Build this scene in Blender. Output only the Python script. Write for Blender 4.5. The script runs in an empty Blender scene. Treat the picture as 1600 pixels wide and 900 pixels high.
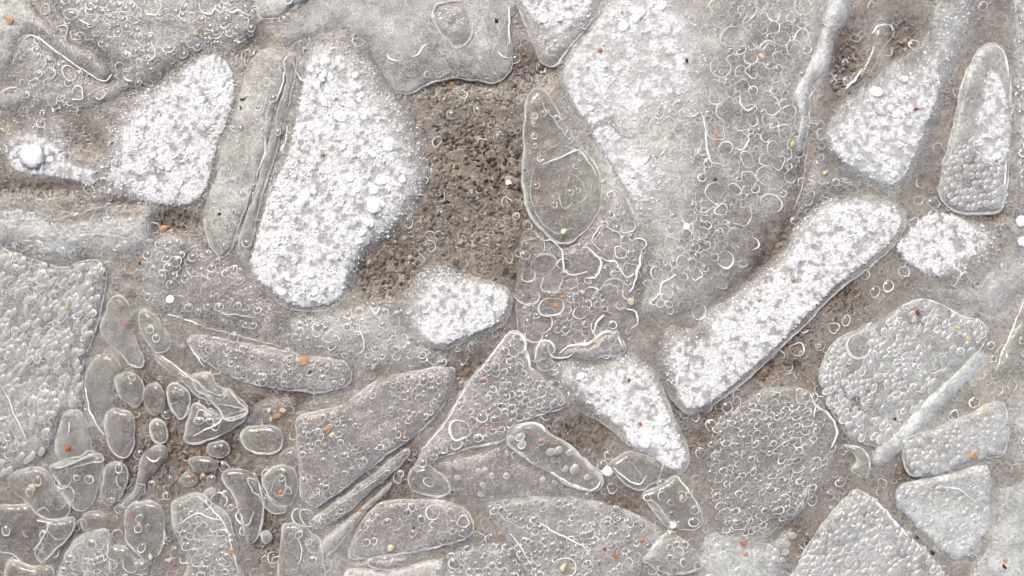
import bpy, math, random
import numpy as np
from mathutils.geometry import delaunay_2d_cdt
from mathutils import Vector

# ------------------------------------------------------------------ camera, sky, sun, exposure
C = bpy.context.scene
COL = C.collection
S = 0.0005            # metres per photo pixel on the ground: the frame is about 0.8 m wide
H = 1500.0            # camera height in the same unit

cam_d = bpy.data.cameras.new('camera')
cam = bpy.data.objects.new('camera', cam_d)
COL.objects.link(cam)
cam.location = (0, 0, H * S)
cam.rotation_euler = (0, 0, 0)
cam_d.sensor_width = 36.0
cam_d.lens = 36.0 * H / 1600.0
cam_d.clip_start = 0.01
cam_d.clip_end = 5000.0
C.camera = cam

SUN_EL, SUN_AZ = math.radians(54), math.radians(-25)      # azimuth from the top of the picture, clockwise
w = bpy.data.worlds.new('World')
C.world = w
w.use_nodes = True
nt = w.node_tree
bg = nt.nodes['Background']
sky = nt.nodes.new('ShaderNodeTexSky')
sky.sky_type = 'NISHITA'
sky.sun_disc = False
sky.sun_elevation = SUN_EL
sky.sun_rotation = SUN_AZ
sky.dust_density = 7.0
sky.air_density = 1.0
sky.ozone_density = 1.0
nt.links.new(sky.outputs[0], bg.inputs[0])
bg.inputs[1].default_value = 0.10
sun_d = bpy.data.lights.new('sun', 'SUN')
sun_d.energy = 1.5
sun_d.angle = math.radians(18)
sun_d.color = (1.0, 0.975, 0.90)
sun = bpy.data.objects.new('sun', sun_d)
COL.objects.link(sun)
sun.location = (0, 0, 2)
_dir = Vector((math.sin(SUN_AZ) * math.cos(SUN_EL), math.cos(SUN_AZ) * math.cos(SUN_EL), math.sin(SUN_EL)))
sun.rotation_euler = _dir.to_track_quat('Z', 'Y').to_euler()
C.view_settings.view_transform = 'Standard'
C.view_settings.look = 'None'
C.view_settings.exposure = 0.34
C.view_settings.gamma = 1.0
C.render.engine = 'CYCLES'
C.cycles.transparent_max_bounces = 40
C.cycles.max_bounces = 12
C.cycles.transmission_bounces = 10
C.cycles.glossy_bounces = 3
C.cycles.caustics_reflective = True
C.cycles.caustics_refractive = True
C.cycles.diffuse_bounces = 3
C.cycles.use_denoising = True
C.cycles.denoiser = 'OPENIMAGEDENOISE'

# ------------------------------------------------------------------ helpers
RNG = np.random.default_rng(7)
random.seed(7)


def at(x, y, z):
    """photo pixel (on the plane at height z) -> a point of the place, in metres"""
    x = np.asarray(x, float); y = np.asarray(y, float); z = np.asarray(z, float)
    k = S * (H - z) / H
    return np.stack([(x - 800) * k, (450 - y) * k, z * S + 0 * x], -1)


_LAT = np.random.default_rng(99).random((256, 256))


def noise(x, y, scale, seed=0):
    """smooth value noise in 0..1"""
    x = np.asarray(x, float) / scale + seed * 17.31
    y = np.asarray(y, float) / scale + seed * 41.77
    xi = np.floor(x).astype(int); yi = np.floor(y).astype(int)
    fx = x - xi; fy = y - yi
    fx = fx * fx * (3 - 2 * fx); fy = fy * fy * (3 - 2 * fy)
    a = _LAT[xi & 255, yi & 255]; b = _LAT[(xi + 1) & 255, yi & 255]
    c = _LAT[xi & 255, (yi + 1) & 255]; d = _LAT[(xi + 1) & 255, (yi + 1) & 255]
    return (a * (1 - fx) + b * fx) * (1 - fy) + (c * (1 - fx) + d * fx) * fy


def fbm(x, y, scale, seed=0, n=3):
    t = 0; a = 1; s = 0
    for k in range(n):
        t = t + a * noise(x, y, scale / 2 ** k, seed + k * 3); s += a; a *= .55
    return t / s


def cells(x, y, scale, seed=0):
    """distance to the nearest and second nearest scattered point (cell relief)"""
    x = np.asarray(x, float) / scale; y = np.asarray(y, float) / scale
    xi = np.floor(x).astype(int); yi = np.floor(y).astype(int)
    d1 = np.full(x.shape, 9.); d2 = np.full(x.shape, 9.)
    for i in (-1, 0, 1):
        for j in (-1, 0, 1):
            a = (xi + i + seed * 7) & 255; b = (yi + j + seed * 13) & 255
            px = xi + i + _LAT[a, b]; py = yi + j + _LAT[b, (a * 5 + 3) & 255]
            d = np.hypot(px - x, py - y)
            m = d < d1
            d2 = np.where(m, d1, np.minimum(d2, d)); d1 = np.where(m, d, d1)
    return d1, d2


def mesh(name, verts, faces, mats, midx=None, attrs=None, smooth=True):
    """faces: (M,3) or (M,4) array"""
    verts = np.asarray(verts, np.float32); faces = np.asarray(faces, np.int32)
    m = bpy.data.meshes.new(name)
    n = faces.shape[1]
    m.vertices.add(len(verts)); m.vertices.foreach_set('co', verts.ravel())
    m.loops.add(faces.size); m.loops.foreach_set('vertex_index', faces.ravel())
    m.polygons.add(len(faces))
    m.polygons.foreach_set('loop_start', np.arange(0, faces.size, n, dtype=np.int32))
    m.polygons.foreach_set('loop_total', np.full(len(faces), n, np.int32))
    m.polygons.foreach_set('use_smooth', np.full(len(faces), smooth, bool))
    for mt in mats:
        m.materials.append(mt)
    if midx is not None:
        m.polygons.foreach_set('material_index', np.asarray(midx, np.int32))
    for k, v in (attrs or {}).items():
        a = m.attributes.new(k, 'FLOAT', 'POINT')
        a.data.foreach_set('value', np.asarray(v, np.float32))
    m.update(calc_edges=True)
    return m


def link(name, data, parent=None, loc=(0, 0, 0)):
    o = bpy.data.objects.new(name, data)
    COL.objects.link(o)
    if parent is not None:
        o.parent = parent
    o.location = loc
    return o


def tag(o, label=None, cat=None, group=None, kind=None):
    if label: o['label'] = label
    if cat: o['category'] = cat
    if group: o['group'] = group
    if kind: o['kind'] = kind
    return o


def smooth_closed(poly, step=4.0):
    """Catmull-Rom through the points, resampled at an even step"""
    p = np.asarray(poly, float); n = len(p); out = []
    for i in range(n):
        a, b, c, d = p[i - 1], p[i], p[(i + 1) % n], p[(i + 2) % n]
        k = max(2, int(np.hypot(*(c - b)) / 2))
        t = np.linspace(0, 1, k, endpoint=False)[:, None]
        out.append(.5 * (2 * b + (c - a) * t + (2 * a - 5 * b + 4 * c - d) * t ** 2 + (3 * b - a - 3 * c + d) * t ** 3))
    return resample(np.concatenate(out), step, True)


def resample(p, step, closed):
    q = np.vstack([p, p[:1]]) if closed else p
    L = np.r_[0, np.cumsum(np.hypot(*np.diff(q, axis=0).T))]
    n = max(6 if closed else 3, int(round(L[-1] / step)))
    s = np.linspace(0, L[-1], n, endpoint=not closed)
    return np.stack([np.interp(s, L, q[:, 0]), np.interp(s, L, q[:, 1])], -1)


def smooth_open(pts, step=4.0):
    p = np.asarray(pts, float)
    p = np.vstack([2 * p[0] - p[1], p, 2 * p[-1] - p[-2]]); out = []
    for i in range(1, len(p) - 2):
        a, b, c, d = p[i - 1], p[i], p[i + 1], p[i + 2]
        t = np.linspace(0, 1, 12, endpoint=False)[:, None]
        out.append(.5 * (2 * b + (c - a) * t + (2 * a - 5 * b + 4 * c - d) * t ** 2 + (3 * b - a - 3 * c + d) * t ** 3))
    out.append(p[-2:-1])
    return resample(np.concatenate(out), step, False)


def inside(poly, x, y):
    x = np.asarray(x, float); y = np.asarray(y, float)
    r = np.zeros(x.shape, bool)
    x1, y1 = poly[-1]
    for x2, y2 in poly:
        if y1 != y2:
            r ^= ((y2 > y) != (y1 > y)) & (x < (x1 - x2) * (y - y2) / (y1 - y2) + x2)
        x1, y1 = x2, y2
    return r


def edge_dist(poly, x, y):
    a = np.asarray(poly, float); b = np.roll(a, -1, 0)
    x = np.asarray(x, float); y = np.asarray(y, float)
    best = np.full(x.shape, 1e9)
    for (x1, y1), (x2, y2) in zip(a, b):
        dx, dy = x2 - x1, y2 - y1
        t = np.clip(((x - x1) * dx + (y - y1) * dy) / (dx * dx + dy * dy + 1e-9), 0, 1)
        best = np.minimum(best, (x - x1 - t * dx) ** 2 + (y - y1 - t * dy) ** 2)
    return np.sqrt(best)


def area(p):
    p = np.asarray(p); q = np.roll(p, -1, 0)
    return abs(np.sum(p[:, 0] * q[:, 1] - q[:, 0] * p[:, 1])) / 2


def tube(path, rad, z, closed, flat=0.7, sides=6):
    """a bead along a path; rad and z per point; returns vertices in photo units and quads"""
    p = np.asarray(path, float); n = len(p)
    if closed:
        t = np.roll(p, -1, 0) - np.roll(p, 1, 0)
    else:
        t = np.gradient(p, axis=0)
    t /= np.hypot(t[:, 0], t[:, 1])[:, None] + 1e-9
    nrm = np.stack([-t[:, 1], t[:, 0]], -1)
    rad = np.broadcast_to(rad, (n,)); z = np.broadcast_to(z, (n,))
    vs = []
    for k in range(sides):
        a = 2 * math.pi * k / sides
        xy = p + nrm * (rad * math.cos(a))[:, None]
        vs.append(np.column_stack([xy, z + rad * flat * math.sin(a)]))
    v = np.stack(vs, 1).reshape(-1, 3)
    i = np.arange(n if closed else n - 1); j = (i + 1) % n
    f = []
    for k in range(sides):
        k2 = (k + 1) % sides
        f.append(np.stack([i * sides + k, j * sides + k, j * sides + k2, i * sides + k2], -1))
    return v, np.concatenate(f)


def put(v, origin):
    return at(v[:, 0], v[:, 1], v[:, 2]) - np.asarray(origin)[None]


# ------------------------------------------------------------------ materials
def new_mat(name):
    m = bpy.data.materials.new(name); m.use_nodes = True
    t = m.node_tree
    for n in list(t.nodes):
        t.nodes.remove(n)
    out = t.nodes.new('ShaderNodeOutputMaterial')
    return m, t, out


def nd(t, kind, **kw):
    n = t.nodes.new(kind)
    for k, v in kw.items():
        if k in n.inputs:
            n.inputs[k].default_value = v
        else:
            setattr(n, k, v)
    return n


def tex_noise(t, px, detail=3, rough=.55, dist=0.0):
    g = nd(t, 'ShaderNodeNewGeometry')
    n = nd(t, 'ShaderNodeTexNoise', Scale=1.0 / (px * S), Detail=detail, Roughness=rough, Distortion=dist)
    t.links.new(g.outputs['Position'], n.inputs['Vector'])
    return n


def ramp(t, src, stops):
    r = nd(t, 'ShaderNodeValToRGB')
    e = r.color_ramp.elements
    while len(e) < len(stops):
        e.new(.5)
    for el, (p, c) in zip(e, stops):
        el.position = p
        el.color = (*c, 1) if len(c) == 3 else c
    t.links.new(src, r.inputs[0])
    return r


def math_n(t, op, a, b):
    n = nd(t, 'ShaderNodeMath', operation=op)
    for i, v in enumerate((a, b)):
        if isinstance(v, (int, float)):
            n.inputs[i].default_value = v
        else:
            t.links.new(v, n.inputs[i])
    return n.outputs[0]


def ice_material(name, col, attr=None, cloud=5.0, contrast=1.0, bump=.4, rough=.03, fres=1.2, tint=(.99, .985, .98), net=9.0, lines=.32):
    """frozen water: clear ice that carries a milk of fine air, threaded with the walls of tiny frozen cells; wet gloss on top"""
    m, t, out = new_mat(name)
    n1 = tex_noise(t, cloud, 3, .6, 0)
    n2 = tex_noise(t, 28, 2, .55, 0)
    sep = nd(t, 'ShaderNodeSeparateColor'); t.links.new(n2.outputs['Color'], sep.inputs[0])
    mixv = math_n(t, 'ADD', math_n(t, 'MULTIPLY', n1.outputs[0], .5), math_n(t, 'MULTIPLY', n2.outputs[0], .5))
    var = math_n(t, 'ADD', math_n(t, 'MULTIPLY', math_n(t, 'SUBTRACT', mixv, .5), 2.8 * contrast), 1.0)
    a = nd(t, 'ShaderNodeAttribute', attribute_name=attr)
    body = math_n(t, 'MULTIPLY', a.outputs['Fac'], var)
    # walls of frozen cells, broken up, at two sizes
    g = nd(t, 'ShaderNodeNewGeometry')
    ws = nd(t, 'ShaderNodeVectorMath', operation='SCALE'); ws.inputs['Scale'].default_value = 14 * S
    t.links.new(n2.outputs['Color'], ws.inputs[0])
    wv = nd(t, 'ShaderNodeVectorMath', operation='ADD')
    t.links.new(g.outputs['Position'], wv.inputs[0]); t.links.new(ws.outputs[0], wv.inputs[1])
    tot = None
    for k, (px, wid) in enumerate(((net, .10), (net * 2.1, .05))):
        vo = nd(t, 'ShaderNodeTexVoronoi', feature='DISTANCE_TO_EDGE', Scale=1.0 / (px * S))
        t.links.new(wv.outputs[0], vo.inputs['Vector'])
        mr = nd(t, 'ShaderNodeMapRange'); mr.inputs['From Min'].default_value = wid; mr.inputs['From Max'].default_value = wid * .25
        t.links.new(vo.outputs['Distance'], mr.inputs['Value'])
        bm = nd(t, 'ShaderNodeMapRange'); bm.inputs['From Min'].default_value = .44; bm.inputs['From Max'].default_value = .62
        t.links.new(sep.outputs[1 + k], bm.inputs['Value'])
        ln = math_n(t, 'MULTIPLY', mr.outputs[0], bm.outputs[0])
        tot = ln if tot is None else math_n(t, 'MAXIMUM', tot, ln)
    fac = math_n(t, 'ADD', body, math_n(t, 'MULTIPLY', tot, lines))
    cl = nd(t, 'ShaderNodeClamp'); cl.inputs['Max'].default_value = .97
    t.links.new(fac, cl.inputs[0])
    gs = nd(t, 'ShaderNodeBsdfGlass', Color=(*tint, 1), Roughness=rough, IOR=fres)
    df = nd(t, 'ShaderNodeBsdfDiffuse', Color=(*col, 1))
    mx = nd(t, 'ShaderNodeMixShader')
    t.links.new(cl.outputs[0], mx.inputs[0]); t.links.new(gs.outputs[0], mx.inputs[1]); t.links.new(df.outputs[0], mx.inputs[2])
    bp = nd(t, 'ShaderNodeBump', Strength=bump, Distance=2.5 * S)
    t.links.new(n1.outputs[0], bp.inputs['Height'])
    for k in (gs, df):
        t.links.new(bp.outputs[0], k.inputs['Normal'])
    wet = nd(t, 'ShaderNodeBsdfGlossy', Color=(1, 1, 1, 1), Roughness=.10)
    t.links.new(bp.outputs[0], wet.inputs['Normal'])
    m2 = nd(t, 'ShaderNodeMixShader'); m2.inputs[0].default_value = .035
    t.links.new(mx.outputs[0], m2.inputs[1]); t.links.new(wet.outputs[0], m2.inputs[2])
    t.links.new(m2.outputs[0], out.inputs[0])
    return m


def flat_ice(name, col, alpha, rough=.2, fres=1.31, var=0.0):
    m, t, out = new_mat(name)
    tr = nd(t, 'ShaderNodeBsdfTransparent', Color=(.97, .965, .96, 1))
    df = nd(t, 'ShaderNodeBsdfDiffuse', Color=(*col, 1))
    mx = nd(t, 'ShaderNodeMixShader'); mx.inputs[0].default_value = alpha
    if var:
        n = tex_noise(t, 9, 3)
        f = math_n(t, 'ADD', math_n(t, 'MULTIPLY', math_n(t, 'SUBTRACT', n.outputs[0], .5), 3 * var), alpha)
        cl = nd(t, 'ShaderNodeClamp'); t.links.new(f, cl.inputs[0]); t.links.new(cl.outputs[0], mx.inputs[0])
    t.links.new(tr.outputs[0], mx.inputs[1]); t.links.new(df.outputs[0], mx.inputs[2])
    gl = nd(t, 'ShaderNodeBsdfGlossy', Color=(1, 1, 1, 1), Roughness=rough)
    fr = nd(t, 'ShaderNodeFresnel', IOR=fres)
    m2 = nd(t, 'ShaderNodeMixShader')
    t.links.new(fr.outputs[0], m2.inputs[0]); t.links.new(mx.outputs[0], m2.inputs[1]); t.links.new(gl.outputs[0], m2.inputs[2])
    t.links.new(m2.outputs[0], out.inputs[0])
    return m


def solid(name, c1, c2, px=6, rough=.5, spec=.4, bump=.3):
    m, t, out = new_mat(name)
    n = tex_noise(t, px, 4, .6)
    r = ramp(t, n.outputs[0], [(.32, c1), (.68, c2)])
    b = nd(t, 'ShaderNodeBsdfPrincipled', Roughness=rough)
    b.inputs['Specular IOR Level'].default_value = spec
    bp = nd(t, 'ShaderNodeBump', Strength=bump, Distance=1.5 * S)
    t.links.new(n.outputs[0], bp.inputs['Height'])
    t.links.new(r.outputs[0], b.inputs['Base Color']); t.links.new(bp.outputs[0], b.inputs['Normal'])
    t.links.new(b.outputs[0], out.inputs[0])
    return m


M = {}
# soil: brown silt with paler and rosier patches
m, t, out = new_mat('soil')
n1 = tex_noise(t, 70, 5, .6, .4); n2 = tex_noise(t, 7, 4, .65)
r1 = ramp(t, n1.outputs[0], [(.3, (.20, .147, .10)), (.5, (.29, .226, .165)), (.72, (.36, .295, .24))])
r2 = ramp(t, n2.outputs[0], [(.3, (.35, .33, .31)), (.62, (.9, .9, .9)), (.8, (1.4, 1.35, 1.3))])
mul = nd(t, 'ShaderNodeMixRGB', blend_type='MULTIPLY'); mul.inputs[0].default_value = 1
t.links.new(r1.outputs[0], mul.inputs[1]); t.links.new(r2.outputs[0], mul.inputs[2])
b = nd(t, 'ShaderNodeBsdfPrincipled', Roughness=.55)
bp = nd(t, 'ShaderNodeBump', Strength=.6, Distance=3 * S); t.links.new(n2.outputs[0], bp.inputs['Height'])
t.links.new(bp.outputs[0], b.inputs['Normal']); t.links.new(mul.outputs[0], b.inputs['Base Color']); t.links.new(b.outputs[0], out.inputs[0])
M['soil'] = m
# crumbs of soil, each with its own tone
m, t, out = new_mat('soil_crumb')
a = nd(t, 'ShaderNodeAttribute', attribute_name='tone')
r1 = ramp(t, a.outputs['Fac'], [(0, (.035, .024, .017)), (.35, (.185, .145, .112)), (.75, (.35, .292, .242)), (1, (.50, .445, .39))])
b = nd(t, 'ShaderNodeBsdfPrincipled', Roughness=.35)
t.links.new(r1.outputs[0], b.inputs['Base Color']); t.links.new(b.outputs[0], out.inputs[0])
M['crumb'] = m
M['film'] = ice_material('ice_film', (.73, .715, .67), 'milk', cloud=5, contrast=1.1, bump=.6, net=10, lines=.14, fres=1.14)
M['ice'] = ice_material('ice_grey', (.80, .795, .76), 'milk', cloud=4.5, contrast=1.0, bump=.7, lines=.22)
M['ice_cool'] = ice_material('ice_cool', (.785, .82, .82), 'milk', cloud=5, contrast=1.0, bump=.7, lines=.22)
M['ice_rose'] = ice_material('ice_rose', (.785, .74, .74), 'milk', cloud=5, contrast=1.0, bump=.6, lines=.22)
M['ice_frost'] = ice_material('ice_frost', (.80, .81, .805), 'milk', cloud=2.2, contrast=1.3, bump=.8, net=5.5)
M['ice_clear'] = ice_material('ice_clear', (.79, .785, .745), 'milk', cloud=14, contrast=.8, bump=.6, lines=.05)
M['under'] = flat_ice('ice_underside', (.75, .74, .73), .03)
M['rim'] = flat_ice('ice_rim', (.87, .88, .87), .42, .12, 1.4, var=.3)
M['rim_soft'] = flat_ice('ice_rim_soft', (.82, .83, .82), .30, .15, 1.4, var=.2)
M['ring0'] = flat_ice('bubble_wall_glint_bright', (.90, .91, .91), .84, .12, 1.5)  # white wall colours stand in for light reflected inside the bubble edges
M['ring1'] = flat_ice('bubble_wall_glint', (.87, .88, .87), .60, .12, 1.5)
M['ring2'] = flat_ice('bubble_wall_glint_faint', (.83, .83, .82), .36, .15, 1.4)
def lens(name, alpha, col=(.84, .84, .84), ior=1.25):
    m, t, out = new_mat(name)
    gs = nd(t, 'ShaderNodeBsdfGlass', Color=(.985, .985, .985, 1), Roughness=.02, IOR=ior)
    df = nd(t, 'ShaderNodeBsdfDiffuse', Color=(*col, 1))
    mx = nd(t, 'ShaderNodeMixShader'); mx.inputs[0].default_value = alpha
    t.links.new(gs.outputs[0], mx.inputs[1]); t.links.new(df.outputs[0], mx.inputs[2])
    wet = nd(t, 'ShaderNodeBsdfGlossy', Color=(1, 1, 1, 1), Roughness=.08)
    m2 = nd(t, 'ShaderNodeMixShader'); m2.inputs[0].default_value = .04
    t.links.new(mx.outputs[0], m2.inputs[1]); t.links.new(wet.outputs[0], m2.inputs[2])
    t.links.new(m2.outputs[0], out.inputs[0])
    return m


M['dome'] = lens('bubble_dome', .07, ior=1.3)
M['dome_milk'] = lens('bubble_dome_milky', .34, (.86, .87, .87), ior=1.3)
M['snow'] = solid('snow', (.81, .82, .84), (.86, .865, .875), 5, .75, .2, .5)
m, t, out = new_mat('snow_crust')
n1 = tex_noise(t, 4, 4, .75)
a = nd(t, 'ShaderNodeAttribute', attribute_name='milk')
f = math_n(t, 'MULTIPLY', math_n(t, 'ADD', math_n(t, 'MULTIPLY', math_n(t, 'SUBTRACT', n1.outputs[0], .5), 2.6), .86), a.outputs['Fac'])
cl = nd(t, 'ShaderNodeClamp'); t.links.new(f, cl.inputs[0])
tr = nd(t, 'ShaderNodeBsdfTransparent'); df = nd(t, 'ShaderNodeBsdfDiffuse', Color=(.81, .82, .84, 1))
bp = nd(t, 'ShaderNodeBump', Strength=.5, Distance=1.5 * S); t.links.new(n1.outputs[0], bp.inputs['Height']); t.links.new(bp.outputs[0], df.inputs['Normal'])
mx = nd(t, 'ShaderNodeMixShader'); t.links.new(cl.outputs[0], mx.inputs[0]); t.links.new(tr.outputs[0], mx.inputs[1]); t.links.new(df.outputs[0], mx.inputs[2])
t.links.new(mx.outputs[0], out.inputs[0])
M['crust'] = m
M['pellet'] = solid('snow_pellet', (.90, .905, .91), (.94, .94, .945), 4, .8, .1, .35)
M['orange'] = solid('grain_orange', (.46, .20, .08), (.58, .36, .18), 3, .35)
M['yellow'] = solid('grain_yellow', (.50, .40, .20), (.60, .52, .33), 3, .4)
M['pale'] = solid('grain_pale', (.62, .57, .40), (.72, .67, .50), 3, .4)
M['red'] = solid('grain_red', (.42, .08, .045), (.55, .17, .09), 3, .35)
M['dark red'] = solid('grain_dark_red', (.16, .025, .02), (.30, .05, .04), 3, .35)
M['black'] = solid('grain_black', (.012, .010, .010), (.04, .035, .03), 3, .4)
M['brown'] = solid('grain_brown', (.28, .13, .06), (.40, .20, .09), 3, .4)
M['tan'] = solid('grain_tan', (.55, .42, .30), (.66, .54, .42), 3, .45)

# ------------------------------------------------------------------ where the frozen water is milky (+) or clear (-): x, y, rx, ry, amount
CLOUDS = [
    (740, 280, 90, 150, -.26), (600, 420, 55, 50, -.24), (135, 225, 30, 40, -.14), (60, 295, 90, 14, -.16), (200, 318, 60, 8, -.1),
    (278, 350, 38, 20, -.26), (395, 80, 25, 40, -.14), (845, 110, 40, 30, -.2), (735, 580, 60, 35, -.18), (905, 685, 50, 40, -.18),
    (975, 790, 40, 30, -.14), (1090, 690, 30, 50, -.14), (1200, 560, 90, 34, -.2), (1300, 470, 60, 30, -.18), (1310, 105, 30, 50, -.24), (1410, 60, 34, 40, -.2),
    (1190, 390, 40, 40, -.12), (1310, 450, 24, 16, -.14), (1250, 515, 24, 18, -.16), (1185, 578, 24, 18, -.16), (1115, 646, 24, 16, -.16), (1415, 745, 25, 40, -.2), (1058, 560, 14, 60, -.1), (1555, 335, 25, 12, -.16), (300, 720, 120, 60, -.19), (250, 620, 60, 50, -.17), (400, 640, 60, 40, -.1), (200, 740, 40, 40, -.1),
    (460, 625, 40, 20, -.16), (640, 720, 35, 40, -.14), (420, 830, 30, 60, -.17), (590, 770, 70, 40, -.13), (60, 820, 60, 40, -.13),
    (1420, 850, 20, 40, -.1), (1240, 830, 40, 40, -.16), (1060, 600, 14, 60, -.1), (815, 420, 12, 80, -.14),
    (1480, 560, 130, 90, .14), (1340, 200, 50, 60, .10), (1450, 20, 80, 50, .08), (1560, 470, 80, 60, .10), (1330, 320, 60, 40, .06), (1500, 860, 120, 60, .10), (100, 660, 120, 100, .06), (560, 540, 120, 60, .06),
    (560, 20, 110, 40, .22), (1290, 70, 18, 70, .26), (1600, 180, 35, 200, .26), (80, 350, 110, 20, .12), (20, 620, 45, 90, .18),
    (1480, 800, 70, 60, .10), (1590, 830, 60, 80, .22), (1150, 860, 70, 35, .24), (1430, 660, 60, 35, .14), (985, 250, 70, 110, .42), (1010, 70, 130, 110, .34), (1190, 120, 110, 160, -.22), (1150, 350, 90, 80, -.18), (690, 105, 100, 32, -.3), (1310, 640, 60, 60, -.06), (880, 460, 70, 90, -.10), (200, 110, 110, 50, -.10), (1268, 100, 16, 110, .3), (1372, 70, 14, 50, .2), (1500, 200, 60, 60, .0), (110, 262, 50, 16, .25),
    (1050, 300, 70, 70, .08), (20, 30, 50, 50, .16), (380, 250, 30, 120, .10), (620, 510, 80, 40, .06), (1580, 640, 50, 80, .20), (1560, 430, 60, 40, .12),
    (150, 10, 60, 20, .14), (500, 880, 60, 30, .12), (1350, 870, 60, 50, .08), (200, 15, 40, 15, .1), (700, 890, 80, 20, .05),
]


def cloud(x, y):
    v = np.zeros(np.shape(x))
    for cx, cy, rx, ry, a in CLOUDS:
        v = v + a * np.exp(-((x - cx) / rx) ** 2 - ((y - cy) / ry) ** 2)
    return v


# ------------------------------------------------------------------ the fragments, traced from the photograph in its pixels
# bubble kinds: kind, smallest and largest radius, coverage, shares of bright/medium/faint wall glints, milky dome?, long axis angle, stretch
RINGLETS = ('ring', 3.4, 6.2, .66, (.25, .5, .25), False, 40, 1.25)
RINGLETS_DIM = ('ring', 3.2, 6.0, .55, (.12, .5, .38), False, 30, 1.3)
SCALES = ('ring', 4.2, 7.5, .66, (.16, .42, .42), True, 50, 1.6)
PELLETS = ('pellet', 4.2, 7.4, .60, (.45, .45, .1), True, 60, 1.15)
ARCS = ('arc', 8.0, 17.0, .34, (.42, .4, .18), False, 0, 1.2)
ARCS_SMALL = ('mix', 4.0, 8.4, .62, (.34, .42, .24), False, 20, 1.25)
FINE = ('ring', 2.2, 4.0, .34, (.15, .45, .4), False, 0, 1.2)
SPARSE = ('ring', 3.0, 7.0, .10, (.4, .4, .2), False, 0, 1.2)
WORMS = ('arc', 9.0, 22.0, .34, (.22, .5, .28), False, 10, 1.25)

P = []


FADE = {'snowbed': (1, -.1), 'diagbed': (-.7, -.7), 'pillbed': (-.7, -.7), 'heartbed': (-.6, -.8), 'dustbed': (-.2, -1), 'mid': (.3, 1), 'chip': (-.5, 1), 'grey': (1, -.2), 'plain': (0, 1),
        'quay': (-.3, -1), 'undersnow': (.7, -.5), 'wave': (0, -1), 'haze': (-.2, -.8), 'foam': (0, -1), 'mauve': (.2, -1), 'drift': (0, 1), 'topleft': (.4, 1), 'shingle': (-1, .2), 'great': (.6, 1), 'topmid': (-.8, -.5)}

SOFT = 'hook haze quay plain grey wave rightedge drift mid chip spur mauve foam corner topleft snowbed dustbed wave undersnow lump'.split()


def frag(key, label, poly, layer=1, mat='ice', milk=.3, edge=.25, rim=.8, tex=(), name='ice_fragment', cat=None):
    P.append(dict(key=key, label=label, poly=poly, layer=layer, mat=mat, milk=milk, edge=edge, rim=rim, tex=tex, name=name,
                  cat=cat or ('ice slab' if name == 'ice_slab' else 'ice fragment')))


SL = 'ice_slab'
frag('corner', 'plain pale grey ice slab filling the top left corner, with an orange stain', [(-60, -60), (35, -60), (45, -10), (75, 30), (110, 62), (150, 80), (172, 112), (160, 125), (135, 112), (95, 85), (60, 58), (45, 55), (30, 70), (20, 100), (0, 130), (-60, 150)], 2, 'ice', .42, .2, .45, (FINE,), SL)
frag('topleft', 'grey slab full of broken bubble arcs above the white snow wedge', [(40, 62), (60, 60), (95, 88), (135, 116), (165, 130), (182, 118), (168, 90), (120, 55), (90, 20), (70, -60), (405, -60), (402, 10), (395, 60), (340, 78), (295, 90), (250, 122), (200, 145), (172, 160), (110, 175), (-60, 172), (-60, 140), (5, 135), (25, 105)], 1, 'ice', .27, .12, .25, (ARCS_SMALL, ('arc', 8, 14, .18, (.6, .4, 0), False, 0, 1.2), FINE), SL)
frag('strip', 'long narrow wavy ice strip standing between the wedge of snow and the biggest snow patch', [(418, 76), (438, 82), (450, 95), (445, 130), (430, 170), (425, 200), (415, 240), (400, 290), (385, 330), (368, 372), (352, 400), (338, 398), (325, 375), (319, 350), (325, 310), (338, 280), (345, 240), (360, 200), (372, 160), (385, 110), (400, 86)], 2, 'ice', .36, .2, .6, (SPARSE, FINE))
frag('groove', 'clear nested ice shard squeezed between the wavy strip and the biggest snow patch', [(444, 96), (462, 86), (460, 120), (449, 170), (438, 214), (426, 255), (411, 300), (399, 350), (388, 402), (376, 394), (371, 374), (387, 332), (402, 292), (416, 242), (428, 202), (434, 170), (447, 130)], 3, 'ice_clear', .34, .3, .8, (SPARSE,))
frag('snowbed', 'broad ice slab carrying the biggest snow patch, with a clear left edge', [(486, 66), (515, 60), (548, 62), (566, 78), (584, 92), (606, 130), (630, 160), (650, 205), (670, 270), (650, 320), (600, 372), (565, 400), (548, 450), (520, 482), (480, 486), (446, 480), (418, 458), (394, 438), (384, 412), (392, 380), (402, 340), (415, 290), (430, 245), (444, 205), (455, 165), (462, 120), (472, 85)], 1, 'ice', .28, .3, .6, (('arc', 4, 8, .15, (.3, .4, .3), False, 0, 1.2),), SL)
frag('topmid', 'grey frosted ice slab along the top edge left of centre, with fine air grain', [(500, 62), (470, 68), (448, 82), (434, 60), (444, 35), (470, 18), (486, -60), (798, -60), (800, 40), (801, 100), (793, 116), (775, 129), (740, 125), (705, 122), (670, 131), (640, 146), (612, 138), (590, 100), (566, 68), (540, 58)], 1, 'ice_frost', .40, .18, .55, (('ring', 2.0, 3.6, .42, (.12, .45, .43), False, 0, 1.2), ('arc', 6, 14, .06, (.5, .5, 0), False, 0, 1.3)), SL)
frag('egg', 'thick rimmed egg shaped bubble fragment with reddish crust inside, top centre', [(682, 8), (700, 2), (722, 4), (734, 22), (739, 48), (729, 68), (713, 76), (700, 63), (686, 48), (677, 28)], 3, 'ice_rose', .2, .3, 1.35, (FINE,))
frag('toptip', 'small pale ice tip hanging from the top edge left of the frosted slab', [(482, -60), (478, 0), (457, 9), (441, 24), (425, 30), (402, 20), (405, -60)], 2, 'ice', .4, .2, .7, (SPARSE,))
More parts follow.
